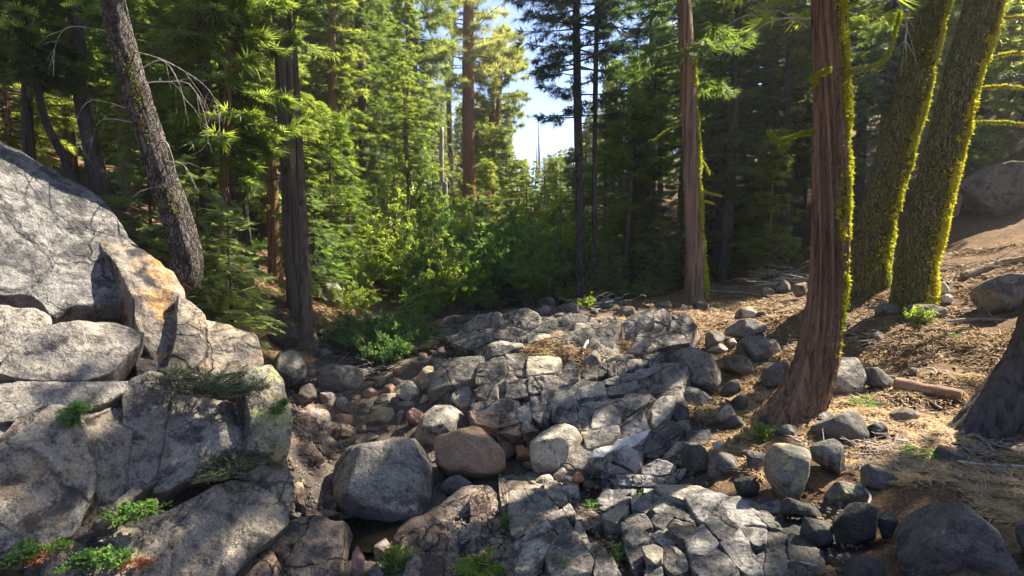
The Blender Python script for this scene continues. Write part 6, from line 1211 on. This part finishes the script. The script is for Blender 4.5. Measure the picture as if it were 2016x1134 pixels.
for (px, py, s, lb) in [(75,1108,.8,'low plant with scarlet leaves in the bottom left corner'), (285,1118,.7,'orange leaved seedling at the right of the bottom ledge'), (235,1124,.7,'rusty leaved seedling in the middle of the bottom ledge')]:
    on_out('red', px, py, .1, s, lb, 'red_leaf_plant', 'plant')
bush('leafy', 778, 1128, 7.15, 1.0, 'bushy green plant with narrow leaves growing from the pool edge', 'leafy_plant', 'plant')
bush('leafy', 805, 1115, 7.2, .6, 'small narrow leaved plant right beside the bushy green plant', 'leafy_plant', 'plant')
for (px, py, s, lb) in [(1160,1005,.8,'small bright seedling in the cleft at the bottom'), (1222,1095,.7,'small green seedling on the bedrock pavement'), (1812,640,1.3,'pale leaved seedling on the right needle slope'), (1285,850,.8,'dark small plant on the shaded rocks'), (1500,870,1.0,'pale leaved plant at the foot of the bent cedar'), (1265,975,.5,'tiny plant at the upper edge of the pavement')]:
    bush('herb' if px < 1300 else 'leafy', px, py, None, s, lb, 'seedling', 'plant')
def fern(px, py, L, n, label, mat='herb', seed=1, Y_=None, name='fern'):
    rg = np.random.default_rng(seed); c = hit(px, py) if Y_ is None else wp(px, py, Y_); r = empty(name, c, label, 'fern')
    for k in range(n):
        a = k*2.4+rg.uniform(-.3, .3); l = L*rg.uniform(.75, 1.1); t = np.linspace(0, 1, 12); up_ = rg.uniform(.55, 1.1)
        ax = np.stack([np.cos(a)*l*t, np.sin(a)*l*t, l*(up_*t-.75*up_*t*t)], 1); P, D_ = [], []
        P = np.repeat(ax[1:], 2, 0); s = np.array([-sin(a), cos(a), 0]); sg = np.tile([1, -1], 11)[:, None]; D_ = s*sg+np.array([cos(a), sin(a), 0])*.45+rg.normal(size=(22, 3))*.05
        tl = np.repeat(np.sin(np.linspace(.25, 1, 11)*pi*.95)+.12, 2)
        me = leaves_mesh('frond', P, D_, l*.28, M[mat], seed+k, wd=.35)
        co = np.empty(len(me.vertices)*3, np.float32); me.vertices.foreach_get('co', co); co = co.reshape(-1, 4, 3); co = co[:, :1]+(co-co[:, :1])*tl[:, None, None]; me.vertices.foreach_set('co', co.ravel()); me.update(); link('frond', me, r)
fern(945, 1128, .36, 14, 'bright yellow green fern at the bottom edge, right of the pool', 'willow', seed=3, Y_=6.75)
fern(1808, 900, .30, 9, 'small bright fern in the needles at the right', seed=4)
fern(1702, 800, .30, 8, 'small fern below the pale square boulder', seed=5)
fern(1900, 668, .32, 6, 'low fern frond on the right slope', seed=6)
fern(640, 672, .3, 7, 'small fern at the foot of the left bank', seed=7)
def grass(px, py, h, n, label, seed, mat='herb', Y_=None):
    rg = np.random.default_rng(seed); c = hit(px, py) if Y_ is None else wp(px, py, Y_); t = np.linspace(0, 1, 5); a = rg.uniform(0, 2*pi, n); l = h*rg.uniform(.5, 1.1, n); b_ = rg.uniform(.1, .8, n)
    base = rg.normal(size=(n, 2))*.03
    P = np.stack([base[:, :1]+np.cos(a)[:, None]*l[:, None]*b_[:, None]*t**2, base[:, 1:]+np.sin(a)[:, None]*l[:, None]*b_[:, None]*t**2, l[:, None]*(t-.35*b_[:, None]*t*t)], -1)
    s = np.stack([-np.sin(a), np.cos(a), 0*a], 1)[:, None]*(.006*(1-t*.9))[None, :, None]; V = np.stack([P-s, P+s], 2)
    idx = np.arange(n*10).reshape(n, 5, 2); F = np.stack([idx[:, :-1, 0], idx[:, :-1, 1], idx[:, 1:, 1], idx[:, 1:, 0]], -1).reshape(-1, 4)
    return tag(link('grass_tuft', mk('grass_tuft', V.reshape(-1, 3), [F], M[mat], smooth=False, attrs={'rnd': np.repeat(rg.random(n), 10)}), None, c), label, 'grass tuft')
grass(996, 1040, .26, 90, 'bright grass tuft in the joint above the fern', 1, Y_=7.55)
grass(1112, 1128, .26, 60, 'thin pale green grass at the bottom centre', 2, Y_=6.5)
grass(1020, 1070, .14, 30, 'small grass tuft on the jointed slab', 3); grass(1345, 1105, .12, 24, 'sparse grass in a joint of the pavement', 4)
grass(700, 745, .3, 60, 'dry bleached grass at the creek edge under the dark green bush', 5, 'drygrass'); grass(560, 800, .15, 40, 'yellow green grass on the tip of the left ledges', 6)
grass(640, 900, .45, 26, 'long drooping dry grass left of the largest speckled boulder', 7, 'drygrass')
# ------------------------------------------------------------------ fallen wood and roots
def stick(name, pix, r0, r1, label, cat, mat='stick', lift=1., seed=0, Ys=None, ns=8, knob=.25):
    P = [hit(*q) if Ys is None else wp(*q, Ys[i]) for i, q in enumerate(pix)]; P = [p+[0, 0, r0*lift] for p in P]
    o, c = tube(name, P, r0, r1, M[mat], ns, n=len(pix)*8, knob=knob, seed=seed); return tag(o, label, cat)
stick('root', [(1462,985),(1498,1008),(1508,1050),(1482,1072),(1482,1100),(1512,1116),(1560,1112),(1610,1122)], .022, .014, 'pale bare root snaking over the bedrock pavement', 'root', 'deadwood', 1.6)
stick('root', [(1375,1050),(1400,1028),(1440,1020),(1462,1026)], .012, .006, 'thin pale root crossing the middle of the pavement', 'root', 'deadwood', 1.6)
stick('fallen_log', [(1762,768),(1820,778),(1892,790)], .12, .09, 'broken reddish log lying in the shade on the right bank', 'log', 'logwood', .8)
stick('fallen_branch', [(1390,578),(1460,584),(1530,592)], .035, .015, 'long straight fallen branch right of the slim mossy cedar', 'branch', 'deadwood', 3)
stick('fallen_branch', [(1525,620),(1545,612),(1555,602)], .02, .01, 'short fallen stick left of the bent cedar trunk', 'branch', 'stick', 2)
stick('fallen_log', [(1895,552),(1960,530),(2040,515)], .10, .08, 'long thin log on the sunlit needle slope at the right edge', 'log', 'stick', 1)
stick('fallen_branch', [(1860,640),(1930,634),(2016,640)], .05, .03, 'grey log half buried in needles at the right', 'branch', 'stick', 1)
stick('fallen_branch', [(1148,705),(1165,675),(1184,652)], .035, .015, 'weathered grey stick leaning on the outcrop', 'branch', 'deadwood', 5)
stick('fallen_branch', [(1165,668),(1180,672),(1195,668)], .02, .008, 'side fork of driftwood on the outcrop beside the leaning stick', 'branch', 'deadwood', 8)
stick('broken_stake', [(446,668),(447,690),(452,716)], .045, .05, 'black broken stub standing against the left rocks', 'stub', 'bark_dark', 1, Ys=[9.9, 9.9, 9.9])
stick('fallen_branch', [(1940,610),(1962,640),(1990,650)], .02, .012, 'curved dead branch on the right slope', 'branch', 'stick', 2)
stick('fallen_branch', [(1690,960),(1712,985),(1705,1010)], .018, .01, 'pale twisted root end beside the flat lichen covered rock', 'branch', 'deadwood', 3)
stick('fallen_branch', [(1880,915),(1950,922),(2030,925)], .02, .012, 'thin stick lying at the edge of the sunlit needles', 'branch', 'deadwood', 2)
stick('fallen_branch', [(525,655),(580,690),(640,715)], .03, .015, 'thin root running down the left bank', 'root', 'stick', 1)
sg_ = np.random.default_rng(31)
def twig_pile(name, c, n, R, L, label, mat='deadwood', seed=0):
    rg = np.random.default_rng(seed); p = rg.normal(size=(n, 3))*[R, R*.7, R*.2]; p[:, 2] = abs(p[:, 2])+.02; a = rg.uniform(0, 2*pi, n); l = L*rg.uniform(.4, 1.2, n); d = np.stack([np.cos(a)*l, np.sin(a)*l, rg.normal(size=n)*.25*l], 1)
    q = np.stack([p, p+d*.5+rg.normal(size=(n, 3))*.03, p+d], 1); V, F = tube_arr(q, np.full((n, 3), .009)*[1, .8, .4]*rg.uniform(.6, 1.5, (n, 1)), 4)
    o = link(name, mk(name, V, [F], M[mat]), None, c); o['kind'] = 'stuff'; o['label'] = label; return o
twig_pile('bleached_twigs', hit(722, 735), 70, .38, .5, 'heap of bleached twigs below the dark green bush', seed=1)
twig_pile('bleached_twigs', hit(690, 715), 40, .35, .4, 'heap of bleached twigs', seed=2)
twig_pile('dead_twigs', hit(1715, 680), 60, .5, .6, 'dead twigs right of the bent cedar', 'stick', seed=3)
twig_pile('dead_twigs', hit(1560, 560), 90, .9, .9, 'dead branches behind the bent cedar', 'deadwood', seed=4)
twig_pile('dead_twigs', hit(1480, 580), 60, .8, .8, 'dead branches behind the bent cedar', 'stick', seed=5)
twig_pile('dead_twigs', hit(1730, 900), 34, .3, .4, 'pale twigs in the needles', 'deadwood', seed=6)
twig_pile('dead_twigs', hit(1140, 1040), 40, .2, .3, 'dry twigs in the cleft', 'stick', seed=7)
twig_pile('dead_twigs', hit(1190, 600), 50, .6, .6, 'dead twigs under the crooked cedar', 'deadwood', seed=8)
twig_pile('dead_twigs', hit(1950, 540), 60, 1.0, .6, 'dead twigs on the sunlit slope', 'stick', seed=9)
# ------------------------------------------------------------------ needle litter
def litter(name, n, area, seed, l0=.06, l1=.16, w_=.005, mat='needles', patch=-.1):
    rg = np.random.default_rng(seed); pl = np.array(area, float); gx = np.linspace(pl[:, 0].min(), pl[:, 0].max(), 18); gy = np.linspace(pl[:, 1].min(), pl[:, 1].max(), 18)
    YY = np.array([[hit(a, b_)[1] for b_ in gy] for a in gx]); out = []
    while sum(map(len, out)) < n:
        x = rg.uniform(pl[:, 0].min(), pl[:, 0].max(), n*2); y = rg.uniform(pl[:, 1].min(), pl[:, 1].max(), n*2); m = inpoly(x, y, pl); x, y = x[m], y[m]
        fi = (x-gx[0])/(gx[1]-gx[0]); fj = (y-gy[0])/(gy[1]-gy[0]); i = np.minimum(fi.astype(int), 16); j = np.minimum(fj.astype(int), 16); u, v = fi-i, fj-j
        Yw = YY[i, j]*(1-u)*(1-v)+YY[i+1, j]*u*(1-v)+YY[i, j+1]*(1-u)*v+YY[i+1, j+1]*u*v
        q = wp(x, y, Yw); q = q[vnoise(np.stack([q[:, 0]*1.6, q[:, 1]*1.6, 0*x], 1), seed) > patch-.4*rg.random(len(q))]; out.append(q)
    P = np.vstack(out)[:n]; P[:, 2] = ground(P[:, 0], P[:, 1])
    Pn = np.stack([P[:, 0], P[:, 1], 0*P[:, 0]], 1); nr_ = np.clip(1.4-np.hypot(P[:, 0], P[:, 1])/60, .1, 1); P[:, 2] += nr_*(.10*fbm(Pn*.9, 3, 4)+.035*fbm(Pn*4.5, 9, 3))+.012
    a = rg.uniform(0, 2*pi, n); l = rg.uniform(l0, l1, n)*(1+P[:, 1]/25); d = np.stack([np.cos(a), np.sin(a), rg.normal(size=n)*.18], 1)*l[:, None]; s = np.stack([-np.sin(a), np.cos(a), 0*a], 1)*(w_*(1+P[:, 1]/12))[:, None]
    V = np.stack([P-s, P+s, P+d], 1).reshape(-1, 3)
    return tag(link(name, mk(name, V, [np.arange(3*n).reshape(-1, 3)], M[mat], smooth=False, attrs={'rnd': np.repeat(rg.random(n), 3)})), kind='stuff')
litter('needle_litter', 100000, [(1380,600),(1560,590),(1700,560),(1860,500),(2300,430),(2300,1100),(1860,1000),(1720,960),(1560,860),(1420,800),(1330,690)], 1)
litter('needle_litter', 22000, [(1000,700),(1200,610),(1400,600),(1500,700),(1500,960),(1300,860),(1100,800)], 2, patch=.1)
litter('needle_litter', 26000, [(400,560),(640,480),(700,620),(640,700),(560,760),(430,720)], 3)
litter('bark_litter', 9000, [(1380,600),(1700,560),(2300,450),(2300,1100),(1720,960),(1420,800)], 4, .05, .16, .016, 'stick')
litter('bark_litter', 3000, [(400,560),(640,480),(700,620),(640,700),(560,760),(430,720)], 5, .05, .16, .016, 'stick')

# ------------------------------------------------------------------ thin summer air, with the sky outside it
b = NB('summer_air'); pv = b.n('ShaderNodeVolumePrincipled', {'Color': (.86, .90, 1, 1), 'Density': .0010, 'Anisotropy': .55}); b.t.links.new(pv.outputs[0], b.out.inputs['Volume'])
zb, zt, xr = float(Z.min())-1, max(float(Z.max()), 80.)+6, 640.
bm = bmesh.new(); bmesh.ops.create_cube(bm, size=1)
for v_ in bm.verts: v_.co = (v_.co.x*2*xr, v_.co.y*2*xr, zb if v_.co.z < 0 else zt)
hm = bpy.data.meshes.new('haze'); bm.to_mesh(hm); bm.free(); hm.materials.append(b.m); tag(link('haze', hm), kind='stuff'); print('HAZE', zb, zt)
S.cycles.volume_bounces = 0

# ------------------------------------------------------------------ labels that single out each repeat by what it stands beside
ORD = ['', 'second ', 'third ', 'fourth ', 'fifth ', 'sixth ', 'seventh ', 'eighth ', 'ninth ', 'tenth ', 'eleventh ', 'twelfth ', 'thirteenth ', 'fourteenth ', 'fifteenth ', 'sixteenth ', 'seventeenth ', 'eighteenth ', 'nineteenth ', 'twentieth ']
LAND_T = [(60, 'far left dark stem'), (180, 'silvery footed fir'), (330, 'curved grey pine'), (460, 'thick dark cedar'), (580, 'tall straight left cedar'), (820, 'dense pale pine'), (922, 'orange central pine'), (968, 'thinner orange pine'), (1140, 'tall blue green cedar'), (1365, 'slim mossy cedar'), (1636, 'bent mossy cedar'), (1770, 'left mossy fir'), (1850, 'right mossy fir')]
LAND_S = [(540, 850, 'mossy knob'), (600, 725, 'rounded dark boulder'), (665, 745, 'slate grey boulder'), (752, 818, 'yellowish egg shaped stone'), (815, 825, 'upright reddish stone'), (805, 770, 'pale tapering stone'), (755, 935, 'largest speckled boulder'), (925, 885, 'tan boulder'), (1097, 882, 'shell shaped boulder'), (1366, 740, 'round dark boulder'),
          (1365, 795, 'knob shaped boulder'), (1490, 685, 'broad humped boulder'), (1660, 750, 'pale square boulder'), (1650, 835, 'large blocky boulder'), (1548, 925, 'lichen covered boulder'), (1105, 587, 'round pale skyline boulder'), (1225, 640, 'lit pinnacles'), (1370, 595, 'slim cedar foot'), (600, 640, 'twin cedar foot'), (745, 650, 'dark green bush'),
          (880, 650, 'creek mouth'), (940, 650, 'pinkish grey slab'), (1790, 590, 'mossy fir feet'), (1880, 880, 'pale edged rock'), (1820, 775, 'reddish fallen log'), (1230, 1000, 'raised pavement block'), (640, 1080, 'low brown slab'), (1060, 1050, 'jointed slab')]
buck = {}
for o in list(S.objects):
    if '_k' not in o: continue
    p = np.array(o.location)-CAMP; zc = p[1]*cos(PITCH)-p[2]*sin(PITCH); k = o['_k']; del o['_k']
    if o.get('group') == 'trees beside the picture' or 'group' not in o: continue
    px = 1008+FPX*p[0]/zc; py = 567-FPX*(p[2]*cos(PITCH)+p[1]*sin(PITCH))/zc
    if o['category'] == 'cobble':
        j = min(LAND_S, key=lambda q: (q[0]-px)**2+((q[1]-py)*1.3)**2); dx, dy = px-j[0], (py-j[1])*1.3
        d = ('right of' if dx > 0 else 'left of') if abs(dx) > abs(dy) else ('below' if dy > 0 else 'above'); key = (k, d, j[2], 'counting outwards'); v = dx*dx+dy*dy
    else:
        j = min(LAND_T, key=lambda q: abs(q[0]-px)); far = 'near behind' if p[1] < 27 else 'well behind' if p[1] < 45 else 'far behind'
        key = (k, ('right of and ' if px > j[0] else 'left of and ')+far, j[1], 'counting outwards'); v = abs(px-j[0])
    buck.setdefault(key, []).append((v, o))
for (k, d, nm, tail), L_ in buck.items():
    L_.sort(key=lambda q: q[0])
    for i, (v, o) in enumerate(L_): o['label'] = (ORD[min(i, 19)]+k+' '+d+' the '+nm+(', '+tail if len(L_) > 1 else ''))
